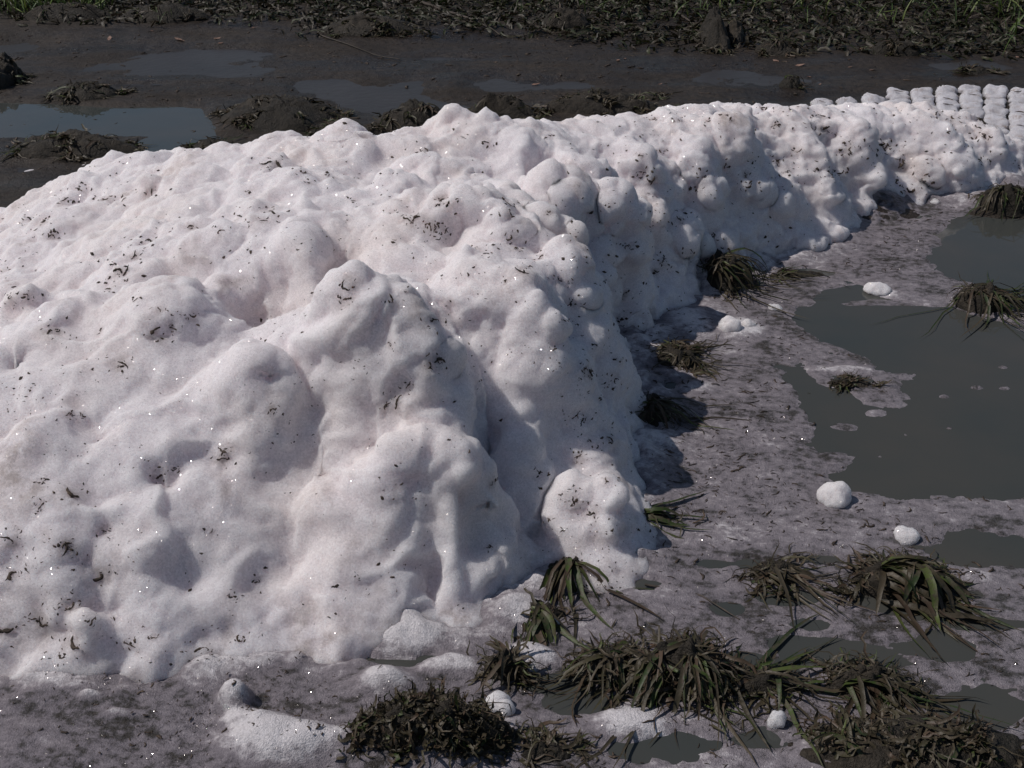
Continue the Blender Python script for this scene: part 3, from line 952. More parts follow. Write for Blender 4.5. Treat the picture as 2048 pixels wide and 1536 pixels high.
# ------------------------------------------------------------------ pillowed foam strips beside the thin end of the heap
M_STRIP = mat_foam('thin_foam')
for n_ in M_STRIP.node_tree.nodes:
    if n_.type == 'MIX' and n_.inputs[6].default_value[0] > 0.85:
        n_.inputs[6].default_value = (0.62, 0.615, 0.66, 1)
        n_.inputs[7].default_value = (0.48, 0.47, 0.50, 1)
def foam_strip(px_top, py_top, px_bot, py_bot, wpx, label, seed):
    a, b = G(px_top, py_top), G(px_bot, py_bot)
    w = wpx * pxm((px_top + px_bot) / 2, (py_top + py_bot) / 2) / 2 * 0.94
    ln = np.linalg.norm(b - a)
    dirv = (b - a) / ln
    root = bpy.data.objects.new('foam_strip', None)
    root.empty_display_size = 0.1
    root.location = (a[0], a[1], float(surf(a[0], a[1])))
    COL.objects.link(root)
    tag(root, label, 'foam strip', 'pillowed foam strips at the end of the heap')
    r = np.random.default_rng(seed)
    t = 0.0
    while t < ln - 0.04:
        seg = min(r.uniform(0.16, 0.36), ln - t)
        c = a + dirv * (t + seg / 2)
        bm = bmesh.new()
        bmesh.ops.create_icosphere(bm, subdivisions=4, radius=1.0)
        v = np.array([q.co[:] for q in bm.verts]); f = np.array([[q.index for q in t_.verts] for t_ in bm.faces]); bm.free()
        sgn = np.sign(v)
        q = sgn * np.abs(v) ** np.array([0.62, 0.62, 0.8])
        hgt = r.uniform(0.016, 0.028)
        P = q * np.array([w * r.uniform(0.97, 1.06), seg * 0.54, hgt])
        S = P + np.array([c[0], c[1], seed])
        P = P + v * (0.045 * fbm(S, 0.10, 3, 210) + 0.016 * fbm(S * np.array([.5, 2.2, 1]), 0.035, 2, 215))[:, None]
        ca, sa = dirv[1] * -1, dirv[0]
        ang = math.atan2(dirv[0], -dirv[1])
        R = np.array([[math.cos(ang), -math.sin(ang)], [math.sin(ang), math.cos(ang)]])
        P[:, :2] = P[:, :2] @ R.T
        P += np.array([c[0] - a[0], c[1] - a[1], 0.012])
        dd = 0.18 + np.clip(fbm(S * np.array([.5, 3, 1]), 0.07, 3, 220) * 3, 0, 1) * 0.8  # even base tone, plus cross streaks drawn into the colour as dark creases
        link('pillow', mesh_np('pillow', P, f, True, M_STRIP, {'dirt': dd}), root)
        if r.random() < 0.75:
            wv, wf = worm(1.0, 0.05, r.uniform(-.5, .5), r, 7, 5)
            wl = w * r.uniform(0.9, 1.7)
            an = ang + r.normal(0, 0.12)
            wv = wv * wl
            wv = np.stack([wv[:, 0] * math.cos(an) - wv[:, 1] * math.sin(an), wv[:, 0] * math.sin(an) + wv[:, 1] * math.cos(an), wv[:, 2]], 1)
            cc = a + dirv * (t + seg * r.choice([0.35, 0.97, 0.7]))
            wv += np.array([cc[0] - a[0], cc[1] - a[1], 0.012 + hgt * 0.98])
            link('stem', mesh_np('stem', wv, wf, True, M_DEBRIS), root)  # dark strip laid across the pillow, standing in for a shaded crease
        t += seg * 0.98
STR = [(1640, 200, 1650, 240, 42, 'first foam strip, a single rounded pillow at the heap shoulder'),
       (1692, 195, 1700, 235, 44, 'second foam strip from the heap shoulder, one rounded pillow'),
       (1745, 190, 1752, 240, 45, 'third foam strip from the heap shoulder, low and rounded'),
       (1795, 183, 1798, 245, 45, 'fourth foam strip from the heap shoulder'),
       (1843, 182, 1846, 250, 45, 'fifth foam strip from the heap shoulder, with a dark crease near its end'),
       (1892, 180, 1895, 255, 45, 'sixth foam strip from the heap shoulder, smooth and plump'),
       (1940, 173, 1942, 265, 44, 'seventh foam strip from the heap shoulder, crossed by dark creases'),
       (1988, 175, 1990, 275, 44, 'eighth foam strip from the heap shoulder, long and plump'),
       (2038, 184, 2042, 290, 46, 'ninth foam strip from the heap shoulder, crossed by many dark creases'),
       (2090, 192, 2094, 300, 46, 'outermost foam strip beyond the thin end of the heap')]
for k, (a1, b1, a2, b2, w_, lab) in enumerate(STR):
    foam_strip(a1, b1 + 5, a2, b2, w_, lab, 300 + k)

# ------------------------------------------------------------------ plants
BROWN = np.array([[.056, .046, .028], [.074, .058, .036], [.042, .036, .022], [.080, .054, .036], [.058, .052, .026]])
GREEN = np.array([[.035, .055, .014], [.050, .075, .018], [.030, .048, .016], [.065, .085, .022]])

def ribbons(P0, az, el, Lg, W, droop, nseg, curl, rng, clear=0.006, surface=None):
    """bent, drooping blades that come to rest on what is below; returns (n, nseg+1, 3, 3) verts"""
    n = len(P0)
    p = P0.copy().astype(float)
    a = az.copy(); e = el.copy()
    pts = [p.copy()]; dirs = []
    lift = rng.uniform(0.3, 2.5, n) * clear
    for k in range(nseg):
        st = Lg / nseg
        d = np.stack([np.cos(e) * np.cos(a), np.cos(e) * np.sin(a), np.sin(e)], 1)
        dirs.append(d)
        p = p + d * st[:, None]
        g = surf(p[:, 0], p[:, 1], surface) + lift
        hitm = p[:, 2] < g
        p[:, 2] = np.where(hitm, g, p[:, 2])
        pts.append(p.copy())
        e = np.where(hitm, np.maximum(e, -0.1) * 0.3, e - droop * st)
        e = np.clip(e + rng.normal(0, curl * 0.5, n), -1.5, 1.5)
        a = a + rng.normal(0, curl, n)
    pts = np.stack(pts, 1)
    dv = np.gradient(pts, axis=1)
    dv /= np.linalg.norm(dv, axis=2, keepdims=True) + 1e-9
    up = np.array([0, 0, 1.0])
    sd = np.cross(dv, up)
    sd /= np.linalg.norm(sd, axis=2, keepdims=True) + 1e-6
    nr = np.cross(sd, dv)
    roll = (rng.uniform(-0.7, 0.7, n)[:, None] + np.linspace(0, 1, nseg + 1)[None] * rng.uniform(-0.8, 0.8, n)[:, None])[:, :, None]
    s2 = sd * np.cos(roll) + nr * np.sin(roll)
    n2 = np.cross(s2, dv)
    t = np.linspace(0, 1, nseg + 1)
    prof = np.minimum(1, 0.55 + t * 3) * np.clip(1 - t, 0, 1) ** 0.55 + 0.03
    hw = (W[:, None] * prof[None])[:, :, None] / 2
    return np.stack([pts - s2 * hw + n2 * hw * 0.35, pts, pts + s2 * hw + n2 * hw * 0.35], 2)

def ribbon_faces(n, nseg):
    b = np.arange(n)[:, None, None] * (nseg + 1) * 3
    r = np.arange(nseg)[None, :, None] * 3
    c = np.arange(2)[None, None, :]
    i = (b + r + c).ravel()
    return np.stack([i, i + 1, i + 4, i + 3], 1)

def blade_cols(n, green, rng):
    c = BROWN[rng.integers(0, len(BROWN), n)] * rng.uniform(0.7, 1.25, (n, 1))
    g = GREEN[rng.integers(0, len(GREEN), n)] * rng.uniform(0.8, 1.25, (n, 1))
    return np.where(rng.random(n)[:, None] < green, g, c)

def ribbon_mesh(name, R, cols, mat=None):
    n, k = R.shape[:2]
    V = R.reshape(-1, 3)
    return mesh_np(name, V, ribbon_faces(n, k - 1), True, mat or M_BLADE, {'col': np.repeat(cols, k * 3, 0)})

def clod_mesh(a, b, h, seed, base):
    nr_, na = 22, 64
    rr = np.linspace(0, 1.12, nr_)
    th = np.linspace(0, 2 * math.pi, na, endpoint=False)
    R_, T_ = np.meshgrid(rr, th, indexing='ij')
    wob = 1 + 0.45 * fbm(np.stack([np.cos(T_).ravel() + seed, np.sin(T_).ravel(), 0 * T_.ravel()], 1), 0.8, 4, 5).reshape(R_.shape)
    X, Y = a * R_ * np.cos(T_) * wob, b * R_ * np.sin(T_) * wob
    z = np.where(R_ < 1, h * (1 - R_ ** 2) ** 0.8, -0.25 * h * (R_ - 1) / 0.12 - 0.01)
    Pn = xyz(X, Y, z) + seed * 1.3
    s = max(a, b)
    lump = np.clip(1 - (worley(Pn, min(0.07, s * 0.3), 13) / .95) ** 2, 0, 1) - .5
    fade = np.clip(1.25 - R_, 0, 1)
    z = z + h * 0.9 * fbm(Pn, s * 0.5, 4, 77, 0.65).reshape(z.shape) * fade + (0.028 * lump + 0.02 * fbm(Pn, 0.03, 3, 78)).reshape(z.shape) * fade * min(1, h / 0.05)
    V = xyz(X, Y, z)
    i = np.arange(nr_ * na).reshape(nr_, na)
    F = np.stack([i[:-1].ravel(), i[1:].ravel(), np.roll(i, -1, 1)[1:].ravel(), np.roll(i, -1, 1)[:-1].ravel()], 1)
    return mesh_np('clod', V, F, True, M_CLOD)

def clump(name, label, px, py, wpx, hpx, hgt, seed, blades=40, mat=300, blen=.16, bw=.007, az0=None, azs=3.14, green=.35, droop=7.0,
          curl=.12, mlen=.09, mw=.0042, mcurl=.6, individual=True, group=None, el=(-0.2, 0.30), mgreen=.1, crest_only=False, soil=True, cat='grass clump', nseg=7):
    rng = np.random.default_rng(seed)
    c = G(px, py)
    m = pxm(px, py)
    a = wpx * m
    mat = int(mat * 0.65)
    bw = bw * 1.25
    hgt = hgt * 0.9
    b = max(abs(G(px, py - hpx)[1] - G(px, py + hpx)[1]) / 2 * 0.7, a * 0.35)
    gz = float(surf(c[0], c[1]))
    root = bpy.data.objects.new(name, None)
    root.empty_display_size = 0.05
    root.location = (c[0], c[1], gz)
    COL.objects.link(root)
    tag(root, label, cat, group)
    loc = np.array([c[0], c[1], gz])
    S = SURF.copy() if soil else SURF
    if soil:
        link('clod', clod_mesh(a * 0.9, b * 0.9, hgt * 0.8, seed % 97, 0), root)
        i0, i1 = np.searchsorted(lx, [c[0] - a * 1.2, c[0] + a * 1.2])
        j0, j1 = np.searchsorted(ly, [c[1] - b * 1.2, c[1] + b * 1.2])
        e = ((LXX[j0:j1, i0:i1] - c[0]) / (a * 0.85)) ** 2 + ((LYY[j0:j1, i0:i1] - c[1]) / (b * 0.85)) ** 2
        S[j0:j1, i0:i1] = np.maximum(S[j0:j1, i0:i1], gz + hgt * 0.80 * (1 - e))
    if mat:
        rr = np.sqrt(rng.random(mat)) * 1.0
        th = rng.uniform(0, 2 * math.pi, mat)
        x = c[0] + a * rr * np.cos(th); y = c[1] + b * rr * np.sin(th)
        P0 = np.stack([x, y, surf(x, y, S) + rng.uniform(0, 0.12 * hgt, mat)], 1)
        nl = max(5, mat // 14)
        lk = rng.integers(0, nl, mat)
        lc = np.stack([np.sqrt(rng.random(nl)), rng.uniform(0, 6.283, nl)], 1)
        x = c[0] + a * lc[lk, 0] * np.cos(lc[lk, 1]) + rng.normal(0, 0.010, mat); y = c[1] + b * lc[lk, 0] * np.sin(lc[lk, 1]) + rng.normal(0, 0.010, mat)
        P0 = np.stack([x, y, surf(x, y, S) + rng.uniform(0, 0.12 * hgt, mat)], 1)
        azm = (lc[:, 1] + rng.normal(0, 1.2, nl))[lk] + rng.normal(0, .35, mat)
        R = ribbons(P0, azm, rng.uniform(-0.5, 0.25, mat), mlen * rng.uniform(.5, 1.3, mat), mw * rng.uniform(.7, 2.4, mat), np.full(mat, 16.0), 8, mcurl, rng, 0.003, S)
        o_ = link('matted_stems', ribbon_mesh('matted_stems', R - loc, blade_cols(mat, mgreen, rng)), root)
        o_['kind'] = 'stuff'
    if blades:
        rr = np.sqrt(rng.random(blades)) * (0.55 if not crest_only else 0.3)
        th = rng.uniform(0, 2 * math.pi, blades)
        x = c[0] + a * rr * np.cos(th); y = c[1] + b * rr * np.sin(th)
        P0 = np.stack([x, y, surf(x, y, S) + 0.0], 1)
        nt_ = max(3, blades // 5)
        lk = rng.integers(0, nt_, blades)
        tr_, ta_ = np.sqrt(rng.random(nt_)) * 0.75, rng.uniform(0, 6.283, nt_)
        x = c[0] + a * tr_[lk] * np.cos(ta_[lk]) + rng.normal(0, .009, blades); y = c[1] + b * tr_[lk] * np.sin(ta_[lk]) + rng.normal(0, .009, blades)
        P0 = np.stack([x, y, surf(x, y, S) + 0.0], 1)
        azb = (rng.uniform(-azs, azs, nt_) + (az0 if az0 is not None else 0))[lk] + rng.normal(0, .42, blades)
        R = ribbons(P0, azb, rng.uniform(el[0], el[1], blades), blen * rng.uniform(.3, 1.5, blades), bw * rng.uniform(.4, 1.45, blades), 1.8 * droop * rng.uniform(.6, 1.5, blades), nseg, curl, rng, 0.006, S)
        cols = blade_cols(blades, green, rng)
        if individual:
            for k in range(blades):
                link('blade', ribbon_mesh('blade', R[k:k + 1] - loc, cols[k:k + 1]), root)
        else:
            o_ = link('blades', ribbon_mesh('blades', R - loc, cols), root)
            o_['kind'] = 'stuff'
    return root

D2R = math.pi / 180
# near clumps, in and beside the scum
clump('grass_clump', 'green blade clump drooping against the foot of the foam heap', 1140, 1140, 60, 30, .055, 1, 34, 90, .19, .010, -50 * D2R, 0.9, .65, 6.5)
clump('grass_clump', 'bent green blades folded over a foam scrap near the heap foot', 1080, 1225, 55, 34, .045, 2, 24, 70, .12, .011, -100 * D2R, 0.9, .6, 8)
clump('grass_clump', 'small muddy clump with hanging brown leaves beside the big crested clump', 1215, 1330, 55, 46, .06, 3, 34, 260, .13, .008, -95 * D2R, 0.8, .25, 8)
clump('grass_clump', 'largest muddy grass clump, crested, with a mass of hanging stems', 1360, 1345, 105, 60, .105, 4, 70, 620, .20, .0075, -85 * D2R, 1.6, .25, 7, mlen=.12)
clump('grass_clump', 'low sprawl of long blades linking the crested clump to the arched one', 1530, 1365, 90, 24, .04, 5, 26, 160, .20, .008, -20 * D2R, 0.8, .4, 5)
clump('grass_clump', 'clump with long blades arching over grey water', 1730, 1370, 85, 34, .065, 6, 40, 300, .22, .008, -35 * D2R, 1.3, .35, 6.5)
clump('grass_clump', 'bundle of flattened brown stalks in the scum', 1550, 1145, 60, 28, .045, 7, 26, 130, .15, .007, -40 * D2R, 0.8, .25, 6)
clump('grass_clump', 'large leafy clump, mud caked on top, broad blades swept to one side', 1800, 1165, 110, 52, .085, 8, 70, 420, .19, .0125, -48 * D2R, 0.75, .38, 7.5)
clump('mud_clod', 'dark matted root clod with curled stems beside the pear shaped foam', 860, 1475, 165, 55, .085, 9, 36, 1500, .10, .005, None, 3.14, .12, 9, curl=.5, mlen=.05, mw=.0052, mcurl=.95, cat='mud clod')
clump('mud_clod', 'broad mud bank tangled with curled stems along the pond corner', 1840, 1505, 240, 42, .03, 10, 44, 520, .12, .006, None, 3.14, .18, 8, curl=.4, mlen=.06, mw=.0050, mcurl=.95, cat='mud clod')
clump('grass_clump', 'small dark ragged clump between foam patch and drooping green blades', 1010, 1335, 48, 38, .055, 11, 18, 180, .08, .008, 180 * D2R, 2.0, .1, 8)
clump('grass_clump', 'dark grass clump at the heap foot with blades arching to the water', 1445, 562, 46, 32, .12, 12, 40, 160, .26, .009, -20 * D2R, 1.0, .25, 5.5)
clump('grass_clump', 'tangle of thin brown stems on the scum below the heap flank', 1355, 710, 52, 42, .05, 13, 14, 220, .16, .005, 20 * D2R, 1.4, .1, 5, curl=.3, mlen=.14, mcurl=.4)
clump('grass_clump', 'dark clump with two long thin stems stretched over the scum', 1305, 830, 44, 40, .075, 14, 34, 170, .19, .007, -30 * D2R, 0.9, .3, 5.5)
clump('grass_clump', 'small clump with one broad green leaf on the scum', 1300, 1035, 50, 24, .03, 15, 16, 60, .14, .011, -20 * D2R, 0.6, .5, 6)
clump('grass_clump', 'grass tuft arching out of the open water', 1960, 605, 60, 30, .09, 16, 60, 80, .32, .007, -25 * D2R, 1.3, .55, 5.5)
clump('grass_clump', 'dark low clump at the pond head near the heap tip', 2010, 415, 60, 22, .09, 17, 30, 240, .22, .007, -60 * D2R, 1.5, .3, 7)
clump('mud_clod', 'scum covered scrap of brown debris floating on the open water', 1700, 762, 55, 12, .018, 18, 0, 160, mlen=.05, mw=.004, mcurl=.6, cat='mud clod', soil=True)
clump('mud_clod', 'thin muddy clod with short stems beside the root clod', 1090, 1500, 60, 34, .025, 19, 6, 200, .07, .004, None, 3.14, .2, 8, mlen=.06, mcurl=.6, cat='mud clod')
clump('grass_clump', 'wisp of stems half sunk in scum behind the small upright foam clump', 1590, 545, 70, 9, .02, 20, 8, 70, .14, .005, 0, .6, .4, 5)

# far clumps on the wet mud
FAR = [('mud_clod', 'biggest dark matted clod standing between two puddles behind the heap', 560, 235, 150, 50, .17, 21, 1100),
       ('mud_clod', 'long ragged clod along the near side of the far puddle', 150, 300, 160, 34, .13, 22, 1000),
       ('mud_clod', 'dark tufted clod on the far bank of the puddle', 170, 192, 80, 22, .11, 23, 600),
       ('mud_clod', 'tall black stump of matted stems by the far puddle', 5, 165, 36, 40, .26, 24, 500),
       ('mud_clod', 'small rounded clod at the end of the far puddle', 425, 292, 46, 20, .06, 25, 200),
       ('mud_clod', 'low matted clod just behind the heap crest with upright green bits', 830, 248, 100, 24, .20, 26, 500),
       ('mud_clod', 'matted clod behind the heap crest, spiky on top', 1000, 230, 90, 22, .20, 27, 450),
       ('mud_clod', 'long low strip of matted grass behind the heap', 1200, 216, 150, 18, .15, 28, 700),
       ('mud_clod', 'isolated reddish brown clod on the smooth wet mud', 1580, 172, 28, 12, .09, 29, 80),
       ('mud_clod', 'flat matted clod of dead stems on the vegetated bank', 740, 68, 120, 22, .16, 30, 700),
       ('mud_clod', 'pointed dark clump on the vegetated bank with a green tuft', 1425, 82, 34, 40, .32, 31, 420),
       ('mud_clod', 'second pointed dark clump close to the green tufted one', 1465, 78, 26, 30, .22, 32, 260),
       ('mud_clod', 'low dark clod at the edge of the far small puddle', 1950, 142, 60, 10, .06, 33, 250),
       ('mud_clod', 'thin muddy clod at the end of the matted strip', 1310, 196, 50, 8, .04, 34, 150),
       ('mud_clod', 'ragged clod behind the smooth mud band', 1790, 106, 70, 14, .12, 35, 350),
       ('mud_clod', 'knobbly dark clod between bank and shallow water', 1560, 104, 60, 14, .12, 36, 350),
       ('mud_clod', 'dark clod on the bank beside pale leaf litter', 1130, 58, 60, 18, .18, 37, 350),
       ('mud_clod', 'low clod with stems at the bank edge near the stump', 330, 46, 110, 18, .18, 38, 600),
       ('mud_clod', 'wide ragged clod where the bank meets bare mud', 140, 44, 110, 16, .16, 39, 600),
       ('mud_clod', 'shallow debris ridge at the foot of the biggest clod', 700, 266, 100, 12, .10, 40, 350)]
for (nm, lab, px, py, wp, hp, hg, sd, mt) in FAR:
    clump(nm, lab, px, py, wp * .9, hp * .8, hg * .75, sd, 10, mt // 2, .15, .009, None, 3.14, .25, 6, mlen=.10, mw=.008, mcurl=.55, individual=False, cat='mud clod', mgreen=.12)

# bits of debris washed round the left foot
def mat_field(name, label, poly, n, length, w, green, el, curl, seed, cat, dens=None, nseg=6, droop=8.0, bright=1.0):
    rng = np.random.default_rng(seed)
    lo, hi = poly.min(0), poly.max(0)
    pts = rng.uniform(lo, hi, (n * 4, 2))
    ins = sdf_poly(pts[:, 0], pts[:, 1], poly) > rng.uniform(-0.25, 0.12, n * 4)
    pts = pts[ins][:n]
    if dens is not None:
        q = fbm(np.c_[pts, np.zeros(len(pts))], dens, 3, seed)
        pts = pts[q > rng.uniform(-0.35, 0.2, len(pts))]
    k = len(pts)
    P0 = np.c_[pts, surf(pts[:, 0], pts[:, 1]) - 0.004]
    R = ribbons(P0, rng.uniform(0, 6.28, k), rng.uniform(el[0], el[1], k), length * rng.uniform(.5, 1.5, k), w * rng.uniform(.6, 1.5, k), np.full(k, droop) * rng.uniform(.5, 1.5, k), nseg, curl, rng, 0.01)
    o_ = link(name, ribbon_mesh(name, R, blade_cols(k, green, rng) * bright, M_GRASS if bright > 1 else None))
    return tag(o_, label, cat, kind='stuff')

BANK = GP([(-900, -110), (3000, -110), (3000, 118), (2300, 118), (2048, 112), (1900, 104), (1700, 98), (1500, 92), (1300, 92), (1150, 76), (1000, 64), (870, 66), (640, 70), (620, 44), (400, 46), (250, 50), (100, 46), (0, 38), (-900, 38)])
mat_field('matted_grass', 'dark trampled grass and stems matted over the far bank', BANK, 46000, .10, .022, .45, (-.1, .7), .5, 50, 'grass', None, 5, 8.0, 0.42)
mat_field('grass', 'fresh green grass standing on the far bank beside the clods', GP([(-900, -110), (260, -110), (250, 16), (180, 34), (0, 42), (-900, 44)]), 12000, .30, .010, .97, (.7, 1.45), .08, 51, 'grass', None, 6, 2.5, 2.6)
mat_field('grass', 'bright green grass tufts at the far end of the smooth mud band', GP([(1905, -60), (2600, -100), (2600, 100), (2040, 96), (1990, 80), (1950, 30), (1915, 10)]), 900, .40, .012, .97, (.6, 1.4), .08, 52, 'grass', None, 6, 3.0, 1.7)
mat_field('grass', 'scattered green grass shoots coming up through the trampled bank', GP([(260, -100), (1900, -100), (1900, 60), (1300, 40), (1000, 30), (600, 20), (260, 20)]), 2200, .22, .010, .95, (.5, 1.4), .1, 53, 'grass', None, 6, 4.0, 1.7)
# ------------------------------------------------------------------ dark flecks on the foam
FLECKS = [(620, 365, 12), (655, 350, 10), (380, 455, 16), (440, 460, 22), (480, 435, 26), (525, 440, 24), (545, 420, 16), (265, 510, 24), (250, 545, 34), (235, 540, 26), (300, 480, 20), (20, 595, 18), (50, 590, 14),
          (215, 578, 20), (270, 602, 14), (320, 620, 14), (385, 632, 18), (310, 665, 40), (345, 655, 24), (100, 665, 30), (115, 660, 14), (200, 662, 10), (245, 730, 30), (170, 832, 12), (140, 830, 12), (545, 818, 16), (345, 940, 18), (320, 950, 22),
          (448, 900, 24), (445, 920, 20), (145, 990, 36), (90, 960, 16), (80, 1015, 20), (130, 1100, 30), (135, 1088, 22), (15, 1080, 30), (55, 1140, 14), (25, 1150, 30), (200, 1152, 40), (140, 1210, 30), (85, 1245, 40), (10, 1260, 40), (65, 1235, 14),
          (185, 1240, 20), (150, 1290, 40), (120, 1310, 24), (265, 1292, 22), (400, 1300, 36), (310, 1275, 10), (420, 1060, 14), (210, 1065, 14), (460, 1190, 16), (475, 1280, 22), (515, 1165, 10),
          (690, 575, 36), (695, 600, 20), (780, 595, 22), (865, 640, 22), (880, 720, 30), (860, 735, 26), (815, 770, 24), (795, 800, 34), (770, 812, 20), (780, 690, 12), (1045, 540, 32), (1085, 510, 16), (1035, 495, 20), (975, 505, 20), (955, 495, 12), (895, 408, 30), (880, 400, 16),
          (812, 436, 22), (832, 438, 26), (855, 452, 22), (870, 460, 16), (895, 462, 20), (875, 480, 14), (1020, 430, 22), (1015, 410, 20), (1100, 425, 12), (1020, 475, 20), (1250, 495, 14), (1260, 490, 12), (705, 400, 12), (560, 330, 30), (530, 325, 26), (610, 345, 16), (495, 385, 14), (160, 380, 18), (130, 400, 20), (210, 400, 16), (245, 400, 14), (305, 380, 22), (60, 440, 12), (90, 440, 18), (105, 470, 18), (40, 445, 10),
          (1110, 700, 12), (1130, 640, 14), (1140, 610, 16), (1180, 745, 34), (1170, 740, 18), (1150, 830, 20), (1165, 840, 16), (1220, 880, 20), (1080, 945, 16), (1160, 915, 20), (1200, 800, 10), (1010, 560, 10), (1120, 560, 20), (985, 965, 14), (980, 1095, 10),
          (1060, 530, 10), (1450, 330, 10), (1500, 370, 18), (1490, 350, 10), (1600, 300, 12), (1620, 250, 12), (1645, 262, 30), (1640, 230, 22), (1580, 220, 14), (1530, 215, 16), (1550, 250, 10), (1670, 270, 14), (1700, 298, 20), (1760, 290, 24), (1770, 300, 16), (1875, 228, 16), (1910, 235, 22), (1960, 245, 30), (1970, 275, 22), (1960, 320, 20), (1800, 330, 26), (1790, 360, 10), (1850, 360, 16), (1820, 380, 22), (1395, 385, 18), (1300, 360, 26), (1290, 350, 16), (1280, 310, 10), (1330, 300, 10),
          (1410, 350, 14), (1560, 320, 16), (1575, 345, 14), (1640, 340, 12), (1660, 350, 12), (1680, 345, 16), (1350, 240, 12), (1460, 235, 12), (1415, 245, 12), (1090, 275, 10), (1310, 240, 14), (925, 275, 12), (970, 285, 14), (850, 300, 16), (1360, 440, 14), (1430, 470, 16), (1460, 500, 14), (1380, 500, 14), (1330, 520, 16), (1310, 540, 14), (1250, 590, 14), (1230, 650, 12), (1190, 690, 12), (1240, 720, 14), (1230, 760, 20), (1260, 700, 12),
          (1240, 640, 14), (1150, 1000, 20), (1180, 1030, 24), (1120, 990, 14), (1130, 1060, 10), (1100, 1040, 12), (1210, 960, 18)]
frng = np.random.default_rng(77)
protos = []
for k in range(14):
    v, f = worm(1.0, frng.uniform(.05, .11), frng.uniform(-1.8, 1.8), frng, 9, 6)
    protos.append(mesh_np('debris_fleck', v, f, True, M_DEBRIS))
def put_fleck(px, py, ln, k):
    loc, nor, dist = hit_heap(px, py)
    if loc is None:
        return
    s = ln * dist / FPX * 1.0
    o_ = bpy.data.objects.new('debris_fleck', protos[k % len(protos)])
    COL.objects.link(o_)
    q = nor.to_track_quat('Z', 'Y')
    from mathutils import Quaternion
    o_.rotation_mode = 'QUATERNION'
    o_.rotation_quaternion = q @ Quaternion((0, 0, 1), frng.uniform(0, 6.28))
    o_.location = loc + nor * s * 0.02
    o_.scale = (s, s, s)
    kind_ = 'long dark curled stem fragment' if ln >= 28 else ('dark curled plant fleck' if ln >= 16 else 'tiny dark plant speck')
    if loc.x > 1.15:
        place, gr = 'on the thin far end of the foam heap', 'thin far end'
    elif loc.x > -0.05 and nor.x > 0.25:
        place, gr = 'on the foam flank that faces the pond', 'pond flank'
    elif loc.y < 2.15:
        place, gr = 'on the slumped foam face above the bare mud', 'slumped face'
    elif loc.y > 2.9:
        place, gr = 'along the upper crest of the foam heap towards the puddle', 'upper crest'
    else:
        place, gr = 'on the broad middle of the foam heap', 'broad middle'
    tag(o_, kind_ + ' ' + place, 'debris', kind_ + 's, ' + gr + ' of the heap')
for k, (a_, b_, l_) in enumerate(FLECKS):
    put_fleck(a_ + frng.uniform(-3, 3), b_ + frng.uniform(-3, 3), l_, k)

st = dirt.copy()
for o_ in [q for q in COL.objects if q.name.startswith('debris_fleck')]:
    p_ = np.array(o_.location)
    d2 = (Vd[:, 0] - p_[0]) ** 2 + (Vd[:, 1] - p_[1]) ** 2 + (Vd[:, 2] - p_[2]) ** 2
    near_ = d2 < (o_.scale[0] * 2.2) ** 2
    st[near_] = np.maximum(st[near_], 0.5 * np.exp(-d2[near_] / (o_.scale[0] * 0.9) ** 2))
heap.data.attributes['dirt'].data.foreach_set('value', st.astype(np.float32))

# finer crumbs of the same dirt
cv, cf, off = [], [], 0
cnt = 0
tries = 0
while cnt < 1500 and tries < 9000:
    tries += 1
    px, py = frng.uniform(0, 2048), frng.uniform(200, 1330)
    nn = fbm(np.array([[px / 100.0, py / 70.0, 3.3]]), 1.3, 3, 400)[0]
    right_edge = 0.22 if px > 1120 else 0.0
    if nn + right_edge < frng.uniform(-0.05, 0.5):
        continue
    loc, nor, dist = hit_heap(px, py)
    if loc is None or nor.z < 0.05:
        continue
    s = frng.choice([3, 4, 5, 6, 9], p=[.3, .3, .2, .12, .08]) * dist / FPX
    kk = frng.integers(0, len(protos))
    v, f = worm(1.0, frng.uniform(.15, .4), frng.uniform(-1, 1), frng, 2, 4)
    q = nor.to_track_quat('Z', 'Y').to_matrix()
    R3 = np.array(q)
    v = (v * s) @ R3.T + np.array(loc)
    cv.append(v); cf.append(f + off); off += len(v); cnt += 1
for (a_, b_, l_) in FLECKS:
    for _ in range(7 if l_ > 14 else 4):
        loc, nor, dist = hit_heap(a_ + frng.normal(0, l_ * .75), b_ + frng.normal(0, l_ * .4))
        if loc is None:
            continue
        s_ = frng.uniform(3, 9) * dist / FPX
        v, f = worm(1.0, frng.uniform(.12, .35), frng.uniform(-1, 1), frng, 3, 4)
        q = np.array(nor.to_track_quat('Z', 'Y').to_matrix())
        an = frng.uniform(0, 6.28)
        Rz = np.array([[math.cos(an), -math.sin(an), 0], [math.sin(an), math.cos(an), 0], [0, 0, 1]])
        v = (v * s_) @ Rz.T @ q.T + np.array(loc)
        cv.append(v); cf.append(f + off); off += len(v)
crumbs = link('debris_crumbs', mesh_np('debris_crumbs', np.concatenate(cv), np.concatenate(cf), True, M_DEBRIS))
tag(crumbs, 'fine dark crumbs of plant debris sprinkled over the foam heap', 'debris', kind='stuff')

